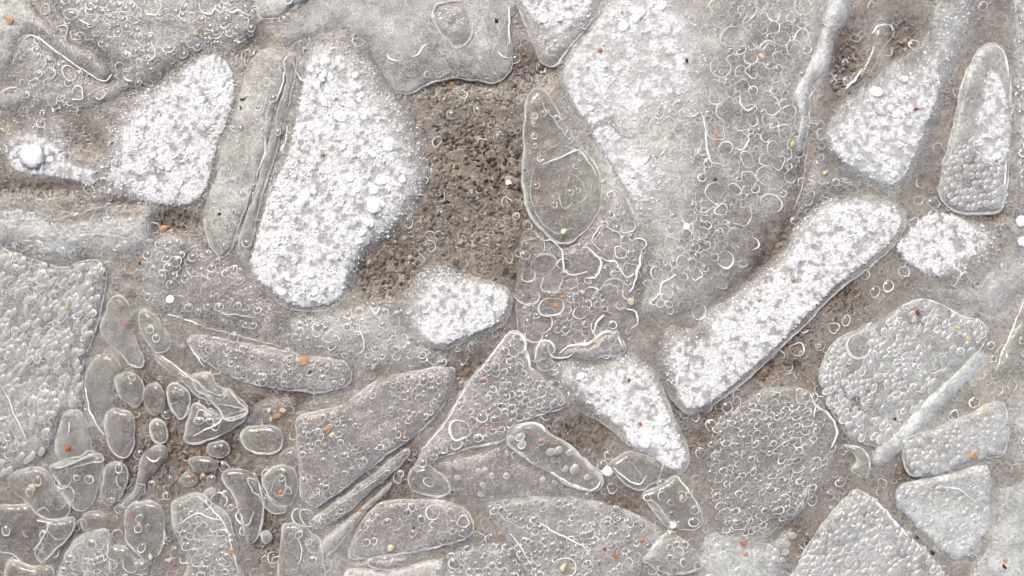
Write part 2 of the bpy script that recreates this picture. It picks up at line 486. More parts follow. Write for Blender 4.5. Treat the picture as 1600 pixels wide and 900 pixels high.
frag('keel', 'keel shaped ice fragment packed with snow, pointing down from the top edge', [(796, -60), (804, 0), (815, 25), (830, 65), (842, 93), (858, 105), (872, 98), (895, 66), (922, 40), (938, 12), (945, -60)], 2, 'ice_rose', .34, .3, .8, (SPARSE,))
frag('teardrop', 'clear pinkish teardrop shaped ice fragment with a rounded belly, centre top', [(826, 147), (838, 137), (850, 140), (861, 155), (872, 174), (886, 200), (906, 226), (926, 250), (938, 274), (941, 300), (935, 330), (920, 354), (900, 372), (880, 381), (860, 373), (844, 355), (829, 335), (820, 310), (816, 270), (818, 230), (820, 190), (822, 162)], 3, 'ice_clear', .24, .34, .8, (('ring', 2.5, 5, .05, (.5, .5, 0), False, 0, 1.2),))
frag('worms', 'rosy ice fragment covered in worm like bubble outlines, under the teardrop', [(820, 372), (850, 378), (885, 388), (925, 365), (948, 330), (958, 295), (975, 310), (990, 345), (1002, 385), (1003, 420), (988, 470), (966, 520), (976, 548), (950, 560), (905, 556), (868, 560), (850, 560), (832, 566), (818, 540), (808, 500), (806, 450), (812, 405)], 1, 'ice_rose', .26, .16, .45, (WORMS, ('mix', 4, 9, .60, (.18, .5, .32), False, 0, 1.2), FINE))
frag('great', 'largest grey ice slab right of centre, snow dusted and crowded with open bubble rings', [(877, 122), (893, 85), (920, 48), (948, 8), (956, -60), (1290, -60), (1288, 30), (1272, 90), (1262, 145), (1264, 200), (1252, 260), (1240, 325), (1208, 385), (1160, 436), (1100, 486), (1060, 500), (1025, 512), (995, 500), (1000, 460), (1008, 420), (1007, 384), (995, 350), (978, 310), (958, 266), (934, 226), (906, 182), (885, 145)], 1, 'ice', .36, .16, .5, (), SL)
frag('ridgestrip', 'lumpy pale ridge of milky ice running down right of the large ring bubbles', [(1296, -60), (1342, -60), (1326, 28), (1304, 62), (1296, 105), (1272, 135), (1262, 160), (1262, 200), (1250, 240), (1240, 225), (1246, 180), (1234, 150), (1248, 120), (1270, 80), (1286, 30)], 3, 'ice_cool', .62, .15, .3, (FINE,))
frag('hook', 'pale hooked ice sliver with a curled top, above the right hand snow dusted slab', [(1362, 46), (1378, 36), (1396, 42), (1394, 58), (1380, 75), (1370, 98), (1352, 122), (1336, 136), (1318, 150), (1324, 132), (1342, 108), (1354, 80)], 3, 'ice_clear', .42, .3, .8, ())
frag('dustbed', 'grey ice slab dusted with snow, slanting down from the top edge on the right', [(1326, 152), (1396, 92), (1446, 50), (1476, -60), (1538, -60), (1522, 50), (1494, 110), (1474, 170), (1454, 232), (1434, 276), (1402, 302), (1360, 292), (1312, 262), (1284, 216), (1300, 180)], 1, 'ice_cool', .32, .1, .2, (FINE, SPARSE), SL)
frag('tall', 'tall tapering ice fragment with round bubbles at its foot, near the right edge', [(1512, 112), (1528, 82), (1545, 68), (1560, 68), (1571, 80), (1577, 112), (1580, 160), (1580, 212), (1577, 262), (1571, 308), (1560, 330), (1520, 333), (1485, 326), (1468, 302), (1476, 250), (1489, 200), (1500, 150)], 2, 'ice_cool', .26, .3, .95, ())
frag('rightedge', 'pale band of milky ice along the right edge beside the tall fragment', [(1586, -60), (1660, -60), (1660, 300), (1606, 296), (1590, 270), (1588, 180), (1584, 80)], 1, 'ice_cool', .38, .2, .4, (ARCS_SMALL,), SL)
frag('scales', 'wide grey ice slab with scaly bubbles at the left edge', [(-60, 386), (20, 395), (60, 408), (100, 418), (125, 409), (150, 407), (164, 420), (166, 442), (160, 470), (155, 500), (140, 540), (129, 572), (129, 620), (124, 642), (108, 640), (92, 652), (82, 690), (60, 720), (30, 735), (-60, 742)], 1, 'ice', .26, .2, .6, (SCALES, FINE), SL)
frag('wave', 'pale rippled ice strip on the left edge just above the scaly slab', [(-60, 318), (50, 330), (100, 345), (160, 335), (200, 332), (234, 326), (238, 358), (234, 388), (205, 400), (168, 403), (150, 400), (125, 402), (100, 411), (60, 400), (20, 388), (-60, 380)], 1, 'ice_cool', .36, .15, .2, (('ring', 3, 6, .35, (.2, .4, .4), True, 15, 1.9),), SL)
frag('lump', 'milky lump of bubbly ice beside the bare brown pocket on the left', [(230, 386), (250, 369), (275, 364), (293, 372), (291, 392), (285, 420), (276, 450), (266, 480), (246, 491), (226, 481), (215, 456), (220, 416)], 2, 'ice', .42, .2, .4, (ARCS_SMALL, FINE))
frag('undersnow', 'brownish bubbly ice slab below the lower left end of the biggest snow patch', [(296, 372), (330, 387), (355, 404), (382, 416), (398, 444), (432, 474), (446, 500), (428, 535), (370, 522), (300, 502), (268, 485), (280, 450), (288, 415)], 1, 'ice_rose', .24, .12, .2, (('ring', 3.2, 6.5, .45, (.2, .5, .3), False, 30, 1.3), ARCS_SMALL), SL)
frag('spade', 'smooth spade shaped ice fragment with a round head, right of the scaly slab', [(170, 470), (182, 462), (195, 467), (204, 484), (206, 510), (214, 538), (225, 560), (220, 573), (205, 571), (186, 551), (168, 536), (156, 519), (159, 498), (166, 484)], 2, 'ice_clear', .38, .3, .75, ())
frag('bean', 'small bean shaped ice fragment with two bright bubbles and a red grain at its tip', [(219, 487), (229, 483), (241, 491), (251, 505), (262, 524), (267, 539), (259, 548), (245, 550), (234, 542), (224, 524), (217, 502)], 3, 'ice_clear', .32, .3, .7, ())
frag('hip', 'long curved grey ice fragment hugging the right side of the scaly slab', [(133, 585), (145, 562), (160, 553), (178, 558), (190, 573), (180, 590), (176, 610), (182, 626), (172, 640), (164, 650), (163, 676), (150, 668), (138, 645), (131, 615)], 2, 'ice_clear', .36, .2, .55, ())
frag('knuckle', 'rounded ice pebble left of the bare brown soil, touching the curved fragment', [(178, 592), (190, 583), (210, 583), (222, 598), (224, 620), (215, 636), (200, 632), (185, 618)], 3, 'ice_clear', .40, .3, .6, (SPARSE,))
frag('molar', 'blocky two lobed ice fragment just below the rounded pebble', [(165, 646), (178, 638), (195, 641), (208, 650), (210, 680), (206, 705), (192, 716), (178, 708), (168, 690), (164, 668)], 3, 'ice_clear', .42, .3, .6, ())
frag('bell', 'bell shaped ice fragment with a bright red grain inside, lower left', [(100, 648), (114, 640), (128, 645), (135, 665), (142, 690), (146, 711), (125, 719), (96, 719), (86, 706), (88, 686), (95, 665)], 2, 'ice_clear', .36, .3, .75, ())
frag('edgechip', 'small round bubbly ice chip cut by the left edge below the scaly slab', [(-60, 655), (0, 650), (15, 668), (27, 692), (28, 710), (15, 720), (-60, 724)], 3, 'ice', .3, .25, .7, (ARCS_SMALL,))
frag('fin', 'fin shaped ice fragment with a pale tan grain, bottom left', [(12, 755), (15, 740), (35, 733), (62, 730), (76, 738), (85, 757), (100, 776), (110, 795), (104, 808), (85, 812), (65, 808), (50, 795), (35, 780), (20, 768)], 2, 'ice_clear', .34, .25, .6, (SPARSE,))
frag('kite', 'plain kite shaped ice fragment under the bell shaped one', [(80, 735), (105, 727), (150, 710), (161, 717), (156, 750), (146, 785), (130, 798), (117, 796), (105, 780), (92, 756)], 1, 'ice_clear', .30, .25, .75, (SPARSE,))
frag('paddle', 'brown tinted clear ice fragment cut by the left edge near the bottom', [(-60, 786), (20, 790), (42, 787), (60, 805), (85, 813), (105, 809), (116, 818), (110, 835), (90, 855), (75, 871), (55, 885), (35, 880), (15, 865), (-60, 846)], 1, 'ice_clear', .20, .25, .65, (SPARSE,))
frag('cornerbit', 'little ice fragment in the bottom left corner beside an orange grain', [(10, 885), (22, 876), (50, 885), (72, 882), (84, 896), (82, 960), (2, 960)], 2, 'ice_clear', .32, .3, .6, ())
frag('shelf', 'bubbly ice fragment on the bottom edge with a thin bright left rim, bottom left', [(84, 925), (95, 882), (110, 852), (128, 835), (164, 828), (172, 850), (170, 870), (176, 960), (78, 960)], 2, 'ice', .34, .25, .65, (ARCS_SMALL,))
frag('shield', 'shield shaped clear brown ice fragment with a small yellow fleck at its centre, bottom left', [(200, 793), (215, 785), (240, 785), (254, 795), (257, 820), (256, 845), (250, 860), (238, 872), (226, 877), (212, 862), (198, 845), (195, 820)], 2, 'ice_clear', .26, .25, .9, (SPARSE,))
frag('shieldfoot', 'grey ice fragment tucked under the shield shaped one on the bottom edge', [(168, 845), (180, 851), (198, 856), (212, 872), (232, 882), (222, 960), (180, 960)], 1, 'ice_clear', .32, .25, .55, (ARCS_SMALL,))
frag('sheath', 'long dull ice fragment with a double rim and wavy bubbles, bottom left of centre', [(267, 792), (275, 780), (310, 771), (332, 786), (355, 805), (365, 832), (376, 872), (385, 960), (288, 960), (292, 880), (283, 855), (271, 830)], 2, 'ice', .32, .25, .7, (ARCS_SMALL, FINE))
frag('tooth', 'tooth shaped clear ice fragment pointing down, lower left', [(347, 741), (360, 733), (384, 733), (399, 745), (408, 766), (412, 800), (405, 830), (392, 850), (382, 835), (375, 805), (362, 770), (350, 756)], 2, 'ice_clear', .26, .25, .85, ())
frag('bud', 'tiny oval ice bud above the twisted sliver on brown soil', [(235, 662), (248, 655), (258, 664), (261, 680), (255, 692), (243, 690), (236, 680)], 3, 'ice_clear', .36, .3, .9, ())
frag('twist', 'twisted white ice sliver trailing down the bare brown soil, lower left', [(245, 696), (258, 698), (260, 714), (242, 736), (232, 746), (224, 766), (208, 786), (193, 794), (190, 788), (208, 768), (215, 745), (218, 720), (231, 704)], 3, 'ice_clear', .5, .3, .5, ())
frag('oval', 'small oval ice fragment leaning against the triangular ice splinter', [(262, 606), (275, 599), (290, 608), (297, 622), (293, 640), (285, 655), (272, 645), (264, 626)], 2, 'ice_clear', .3, .28, .85, (SPARSE,))
frag('splinter', 'triangular ice splinter with a folded inner crack, left of centre', [(300, 634), (312, 631), (330, 644), (352, 648), (387, 642), (378, 660), (350, 678), (320, 690), (300, 693), (288, 688), (290, 664)], 2, 'ice_clear', .32, .28, .85, (SPARSE,))
frag('sabre', 'slim curved ice strip under the bubbly leaf shaped fragment', [(240, 550), (262, 562), (282, 578), (302, 590), (322, 610), (345, 618), (358, 608), (374, 622), (387, 640), (360, 634), (335, 632), (312, 620), (290, 602), (264, 580), (244, 562)], 1, 'ice_clear', .34, .2, .6, (SPARSE,))
frag('loaf', 'small loaf shaped ice fragment left of the quadrilateral bubble slab', [(375, 682), (381, 670), (402, 665), (430, 667), (441, 680), (438, 700), (420, 709), (395, 706), (380, 696)], 2, 'ice_clear', .34, .28, .65, ())
frag('disc', 'faint oval ice disc on the brown soil left of the loaf shaped fragment', [(323, 698), (335, 690), (355, 692), (358, 705), (345, 715), (328, 712)], 1, 'ice_clear', .28, .2, .5, ())
frag('leaf', 'leaf shaped ice fragment peppered with little ring bubbles, left of centre', [(291, 536), (300, 525), (330, 527), (380, 535), (430, 545), (470, 554), (510, 561), (537, 566), (549, 580), (548, 596), (530, 607), (500, 613), (470, 611), (440, 608), (400, 601), (370, 593), (345, 580), (320, 565), (303, 550)], 2, 'ice_rose', .26, .28, .8, (RINGLETS, FINE))
frag('mid', 'milky wormy ice field between the biggest snow patch and the quadrilateral bubble slab', [(452, 500), (485, 490), (540, 480), (580, 468), (615, 480), (640, 520), (680, 548), (700, 570), (650, 574), (600, 580), (562, 590), (548, 566), (500, 550), (460, 542), (440, 530)], 1, 'ice', .36, .1, .15, (ARCS_SMALL, FINE), SL)
frag('quad', 'quadrilateral ice slab packed with tiny ring bubbles, left of the thick white arch', [(463, 660), (470, 650), (500, 642), (540, 630), (580, 600), (602, 588), (650, 580), (698, 574), (711, 583), (706, 605), (690, 635), (665, 665), (630, 694), (600, 714), (575, 735), (550, 755), (520, 775), (496, 790), (478, 785), (470, 770), (467, 740), (463, 700)], 2, 'ice_rose', .27, .26, .75, (RINGLETS, FINE), SL)
frag('belt', 'narrow ice belt with bubbles running along the lower edge of the quadrilateral slab', [(495, 805), (520, 787), (560, 757), (600, 727), (632, 702), (640, 708), (625, 727), (590, 757), (555, 790), (525, 812), (495, 826), (482, 818)], 1, 'ice', .3, .2, .55, (RINGLETS_DIM,))
frag('stump', 'ice fragment with one straight bright rim on the bottom edge, left of the large oval', [(440, 832), (450, 818), (470, 820), (486, 832), (502, 855), (506, 960), (436, 960)], 2, 'ice_clear', .34, .25, .75, (SPARSE, FINE))
frag('bigoval', 'large oval ice fragment with a bright rim and mixed bubbles, bottom centre left', [(544, 862), (550, 845), (565, 815), (580, 796), (600, 784), (640, 780), (680, 782), (710, 787), (730, 800), (741, 818), (735, 835), (710, 848), (680, 855), (640, 863), (600, 868), (560, 874), (546, 871)], 2, 'ice_rose', .32, .28, .9, (('ring', 3, 6.5, .3, (.25, .45, .3), False, 20, 1.2), ('arc', 5, 11, .16, (.4, .4, .2), False, 0, 1.2), FINE))
frag('pod', 'small rounded ice pod holding one round bubble, between soil gap and large oval', [(641, 736), (655, 728), (671, 728), (689, 740), (701, 755), (703, 768), (690, 775), (665, 773), (648, 768), (639, 755)], 3, 'ice_clear', .28, .3, 1.05, ())
frag('sail', 'sail shaped pale mauve ice slab with a thick white arch at its peak, centre', [(648, 732), (658, 706), (675, 684), (700, 650), (720, 616), (740, 586), (765, 556), (790, 526), (805, 518), (818, 526), (824, 552), (829, 575), (840, 580), (850, 592), (866, 606), (884, 626), (872, 640), (832, 652), (806, 662), (796, 680), (780, 690), (740, 700), (690, 715), (656, 736)], 2, 'ice_rose', .34, .22, .75, (ARCS_SMALL, ('ring', 2.5, 5.5, .25, (.15, .5, .35), False, 0, 1.2)), SL)
frag('loop', 'little arched ice loop just right of the thick white arch', [(836, 546), (846, 532), (860, 533), (868, 545), (862, 560), (866, 572), (850, 580), (838, 570)], 3, 'ice_clear', .24, .3, .85, ())
frag('crescent', 'arched pinkish ice crescent along the top of the heart of snow below centre', [(872, 558), (890, 542), (920, 538), (935, 525), (950, 518), (966, 524), (976, 542), (974, 556), (950, 556), (925, 562), (900, 558)], 3, 'ice_rose', .3, .3, .75, ())
frag('mauve', 'low mauve ice field under the sail shaped slab, spotted with pale crumbs', [(688, 722), (740, 706), (785, 694), (800, 706), (840, 730), (880, 755), (912, 772), (880, 778), (820, 776), (768, 784), (722, 782), (708, 765), (694, 745)], 1, 'ice_rose', .28, .1, .15, (('ring', 2.5, 5.5, .35, (.1, .4, .5), True, 0, 1.2),), SL)
frag('capsule', 'capsule shaped ice fragment with a thick white rim, below centre', [(795, 674), (804, 664), (825, 660), (845, 664), (858, 677), (880, 690), (905, 711), (930, 735), (941, 750), (936, 764), (918, 767), (890, 756), (860, 739), (830, 721), (805, 703), (794, 690)], 3, 'ice_clear', .34, .34, 1.25, (('ring', 3, 7, .2, (.2, .4, .4), True, 30, 1.3), FINE))
frag('wedge', 'folded ice wedge at the lower tip of the heart shaped snow patch', [(949, 726), (965, 714), (985, 705), (1015, 714), (1034, 724), (1030, 744), (1018, 757), (1000, 766), (984, 761), (964, 743)], 2, 'ice_clear', .34, .25, .65, ())
frag('clear', 'clear ice fragment with one tan bubble beside it, right of the folded wedge', [(1004, 772), (1030, 759), (1058, 744), (1074, 764), (1094, 793), (1097, 818), (1072, 829), (1050, 820), (1030, 802), (1010, 787)], 1, 'ice_clear', .28, .25, .6, (('ring', 4, 8, .12, (.5, .4, .1), False, 0, 1.1),))
frag('clam', 'rounded clam shaped ice fragment with a curved bright edge, bottom right of centre', [(1042, 831), (1055, 835), (1075, 850), (1093, 868), (1098, 881), (1086, 891), (1060, 897), (1035, 894), (1015, 882), (1006, 874)], 3, 'ice', .32, .28, .85, (('ring', 3.5, 6.5, .35, (.4, .4, .2), False, 0, 1.2),))
frag('raft', 'long grey ice raft full of bubbles on the bottom edge, centre right', [(760, 791), (780, 782), (840, 776), (900, 778), (950, 787), (990, 802), (1020, 820), (1036, 833), (1005, 872), (998, 896), (960, 960), (838, 960), (824, 900), (796, 850), (770, 812)], 1, 'ice', .32, .18, .5, (('ring', 3.4, 7.5, .62, (.3, .45, .25), False, 35, 1.3), FINE), SL)
frag('foam', 'foamy ice patch of dark edged bubbles on the bottom edge, centre', [(706, 862), (745, 849), (790, 850), (812, 872), (832, 960), (690, 960), (696, 880)], 1, 'ice_cool', .26, .15, .2, (('mix', 4, 8, .62, (.4, .4, .2), False, 0, 1.2), FINE), SL)
frag('shingle', 'large dull round ice slab with wavy bubble rows, lower right', [(1120, 655), (1142, 640), (1180, 614), (1230, 604), (1270, 612), (1290, 640), (1309, 665), (1306, 700), (1296, 730), (1275, 770), (1240, 808), (1200, 838), (1160, 846), (1130, 830), (1112, 790), (1104, 740), (1106, 690)], 1, 'ice', .22, .16, .35, (('mix', 3.8, 7.8, .66, (.36, .4, .24), False, 25, 1.5), FINE), SL)
frag('haze', 'cloudy white ice patch with a red grain, bottom edge right of centre', [(1098, 838), (1130, 830), (1165, 850), (1205, 846), (1232, 826), (1244, 838), (1230, 880), (1215, 960), (1080, 960), (1092, 890)], 2, 'ice_cool', .42, .1, .1, (('ring', 3, 6, .3, (.2, .4, .4), True, 0, 1.2),), SL)
frag('dome', 'domed grey ice slab with slanting bubbles and a dark red grain near its top', [(1300, 540), (1345, 512), (1385, 494), (1410, 476), (1440, 467), (1470, 475), (1500, 490), (1530, 499), (1543, 514), (1536, 540), (1520, 563), (1498, 584), (1472, 610), (1445, 640), (1412, 668), (1390, 690), (1366, 696), (1330, 686), (1308, 658), (1288, 618), (1280, 580)], 1, 'ice_cool', .25, .2, .6, (('ring', 3.6, 7, .5, (.42, .38, .2), True, 55, 1.5), FINE), SL)
frag('band', 'smooth milky ice band slanting down along the right side of the domed slab', [(1540, 552), (1528, 580), (1508, 604), (1476, 638), (1440, 674), (1408, 706), (1380, 730), (1361, 724), (1368, 698), (1402, 666), (1438, 626), (1470, 594), (1500, 568), (1524, 546)], 3, 'ice_cool', .70, .05, 0, ())
frag('fist', 'rounded ice fragment with pellet bubbles and a bright curved right rim, lower right', [(1413, 688), (1430, 680), (1460, 670), (1490, 655), (1520, 645), (1545, 632), (1562, 628), (1573, 640), (1577, 670), (1573, 700), (1562, 712), (1530, 720), (1490, 732), (1455, 742), (1430, 743), (1417, 735), (1410, 714)], 3, 'ice_cool', .30, .25, .9, (PELLETS, FINE))
frag('pearl', 'pale pearly ice slab with scaly relief below the fist like fragment, lower right', [(1402, 762), (1430, 750), (1480, 742), (1530, 726), (1546, 734), (1549, 760), (1548, 800), (1545, 830), (1525, 855), (1500, 876), (1480, 870), (1450, 840), (1422, 810), (1400, 788)], 2, 'ice_cool', .46, .15, .3, (('ring', 3.4, 6, .6, (.2, .45, .35), True, 35, 1.5),), SL)
frag('ramp', 'textured grey ice slab with a straight ridge on its upper right side, bottom right', [(1328, 772), (1345, 767), (1365, 779), (1390, 803), (1420, 834), (1450, 864), (1478, 900), (1490, 960), (1226, 960), (1250, 880), (1270, 840), (1295, 806)], 2, 'ice_cool', .30, .2, .7, (SCALES, FINE), SL)
frag('spoon', 'spoon shaped clear ice fragment cut by the right edge at mid height', [(1660, 440), (1600, 470), (1590, 500), (1575, 530), (1562, 562), (1557, 580), (1567, 589), (1580, 581), (1600, 560), (1660, 520)], 2, 'ice_clear', .34, .25, .7, (SPARSE,))
frag('quay', 'milky bluish ice slab in the bottom right corner around a black and orange speck', [(1556, 768), (1590, 752), (1660, 740), (1660, 960), (1502, 960), (1516, 890), (1548, 842)], 1, 'ice_cool', .42, .1, .1, (FINE, SPARSE), SL)
frag('plain', 'dull milky ice patch against the right edge beside the fist like fragment', [(1584, 640), (1606, 606), (1660, 600), (1660, 730), (1600, 736), (1582, 708)], 1, 'ice_cool', .40, .1, .15, (FINE, ARCS_SMALL), SL)
frag('grey', 'smooth grey ice field right of the oval snow patch at the right edge', [(1436, 450), (1500, 446), (1530, 438), (1550, 414), (1580, 396), (1660, 390), (1660, 432), (1592, 462), (1568, 490), (1548, 500), (1500, 476), (1460, 462)], 1, 'ice_cool', .36, .1, .1, (FINE,), SL)
frag('chip', 'small grey bubbly ice field between the ring filled slab and the long diagonal snow', [(1246, 330), (1262, 270), (1276, 236), (1300, 262), (1330, 282), (1300, 304), (1268, 318), (1240, 345), (1222, 376)], 1, 'ice', .30, .1, .1, (ARCS_SMALL, FINE))
frag('diagbed', 'thin clear ice slab under the long diagonal snow patch, with a pale right edge', [(1300, 302), (1345, 302), (1380, 310), (1408, 322), (1417, 342), (1411, 364), (1390, 390), (1354, 421), (1314, 451), (1274, 491), (1239, 526), (1204, 561), (1164, 596), (1133, 621), (1102, 641), (1074, 647), (1053, 630), (1039, 604), (1029, 572), (1024, 540), (1030, 516), (1052, 502), (1078, 508), (1094, 486), (1110, 474), (1142, 458), (1190, 418), (1222, 388), (1240, 350), (1268, 324)], 1, 'ice', .26, .34, .5, (), SL)
frag('heartbed', 'smooth ice slab under the heart shaped snow patch below centre', [(866, 562), (895, 556), (930, 566), (964, 552), (992, 549), (1014, 561), (1030, 582), (1037, 608), (1048, 638), (1063, 668), (1075, 700), (1077, 722), (1065, 740), (1044, 738), (1010, 716), (978, 692), (945, 664), (905, 640), (872, 606), (858, 582)], 1, 'ice', .30, .34, .55, (), SL)
frag('pillbed', 'rounded ice slab under the pillow of snow, left of the teardrop', [(690, 408), (735, 428), (780, 443), (797, 455), (802, 472), (795, 495), (780, 513), (752, 525), (722, 535), (690, 546), (660, 538), (638, 520), (622, 495), (616, 472), (640, 440), (664, 414)], 1, 'ice', .28, .36, .5, (FINE,), SL)
frag('comma', 'small comma of clear ice below the domed slab, beside the smooth milky band', [(1318, 696), (1342, 697), (1356, 712), (1359, 730), (1352, 746), (1338, 742), (1330, 732), (1340, 722), (1334, 708)], 2, 'ice_clear', .3, .3, .75, ())
frag('seed', 'small ice fragment enclosing a paler seed shaped core, right of the tooth shaped one', [(411, 748), (425, 731), (445, 728), (460, 736), (466, 764), (456, 785), (436, 792), (419, 775)], 2, 'ice_clear', .34, .25, .6, (SPARSE,))
frag('spur', 'spur of milky ice leaning from the bottom edge toward the large oval fragment', [(478, 870), (500, 842), (522, 824), (545, 815), (552, 826), (540, 850), (520, 890), (512, 960), (480, 960)], 1, 'ice', .42, .15, .3, (FINE,))
frag('drift', 'faint wavy ice patch between the loaf shaped fragment and the leaf of ring bubbles', [(392, 640), (420, 622), (455, 618), (468, 632), (455, 648), (430, 658), (400, 660), (380, 660)], 1, 'ice', .32, .15, .3, (SPARSE,))

frag('quill', 'thin angular ice shard with a pointed tip, between triangular splinter and ring bubble leaf', [(300, 590), (311, 582), (330, 585), (338, 600), (352, 606), (363, 614), (374, 628), (387, 640), (380, 650), (354, 658), (342, 640), (326, 621), (308, 610)], 1, 'ice_clear', .28, .3, .8, ())
frag('lip', 'curved pale ice lip lying between the bell shaped and the kite shaped fragments', [(76, 730), (100, 717), (124, 713), (140, 705), (156, 711), (161, 720), (140, 724), (110, 731), (86, 738)], 3, 'ice_clear', .42, .3, .7, ())
frag('thumb', 'small thumb shaped ice fragment under the fin shaped one, with a bright left rim', [(80, 813), (100, 812), (113, 807), (118, 821), (101, 850), (84, 870), (66, 880), (54, 866), (66, 842)], 3, 'ice_clear', .26, .28, .9, ())
frag('scrap', 'small clear ice scrap around a red grain on the brown soil, lower left', [(281, 748), (290, 738), (302, 739), (309, 750), (300, 761), (288, 759)], 2, 'ice_clear', .34, .25, .4, ())
frag('tab', 'small pale ice tab standing above the double rimmed fragment', [(317, 769), (332, 761), (339, 770), (335, 788), (322, 786)], 3, 'ice_clear', .38, .2, .4, ())
frag('slip', 'narrow ice slip joining the tooth shaped fragment to the seed holding one', [(386, 748), (401, 752), (416, 774), (440, 790), (446, 800), (430, 803), (414, 794), (403, 776), (394, 768)], 1, 'ice_clear', .36, .2, .6, ())
frag('kernel', 'pale upright kernel of ice inside the seed holding fragment', [(425, 766), (433, 746), (443, 743), (447, 758), (444, 774), (435, 778)], 3, 'ice_clear', .52, .2, .4, ())
frag('flake', 'tiny pale ice flake right of the tooth shaped fragment tip', [(407, 836), (417, 829), (425, 838), (419, 849), (409, 847)], 3, 'ice_clear', .45, .2, .4, ())
frag('sill', 'flat rosy ice strip right under the large oval fragment', [(549, 880), (572, 875), (604, 871), (632, 868), (635, 877), (614, 890), (574, 888), (552, 888)], 1, 'ice_rose', .32, .2, .5, (SPARSE,))
frag('ledge', 'pale ice ledge on the bottom edge below the large oval fragment', [(538, 898), (560, 889), (600, 894), (640, 884), (690, 876), (694, 900), (690, 960), (540, 960)], 1, 'ice', .40, .2, .5, (SPARSE, FINE))
frag('lath', 'slim bright edged ice lath above the small snow pellet at lower centre right', [(1012, 786), (1020, 783), (1036, 800), (1051, 818), (1046, 826), (1030, 810)], 3, 'ice_clear', .32, .3, .7, ())
frag('blade', 'long pale ice blade beside the brown gap under the quadrilateral slab', [(500, 850), (530, 822), (556, 800), (590, 772), (612, 752), (604, 768), (578, 794), (552, 824), (528, 852), (508, 872)], 1, 'ice', .30, .2, .4, (SPARSE,))

frag('husk', 'pale husk shaped ice lump right of the kite shaped fragment', [(166, 728), (186, 722), (200, 735), (196, 760), (184, 782), (168, 790), (156, 776), (160, 750)], 2, 'ice_clear', .32, .25, .45, (SPARSE,))
frag('stub', 'brownish clear ice stub between the rounded pebble and the small oval fragment', [(228, 606), (244, 598), (256, 612), (256, 636), (244, 648), (230, 640), (224, 622)], 1, 'ice_clear', .24, .22, .45, ())
frag('patty', 'dim flat ice lump on bare brown soil below the faint oval disc', [(296, 716), (318, 712), (338, 720), (336, 734), (312, 738), (298, 730)], 1, 'ice_clear', .24, .22, .4, ())
frag('chunk', 'small ice chunk left of the shield shaped fragment, above the shelf on the bottom edge', [(128, 806), (150, 797), (168, 806), (166, 822), (146, 828), (130, 827)], 2, 'ice_clear', .30, .25, .45, ())
frag('cob', 'dim little ice lump wedged left of the quadrilateral slab, below the loaf shaped one', [(440, 708), (458, 700), (466, 712), (464, 726), (448, 729), (438, 720)], 1, 'ice_clear', .26, .22, .4, ())

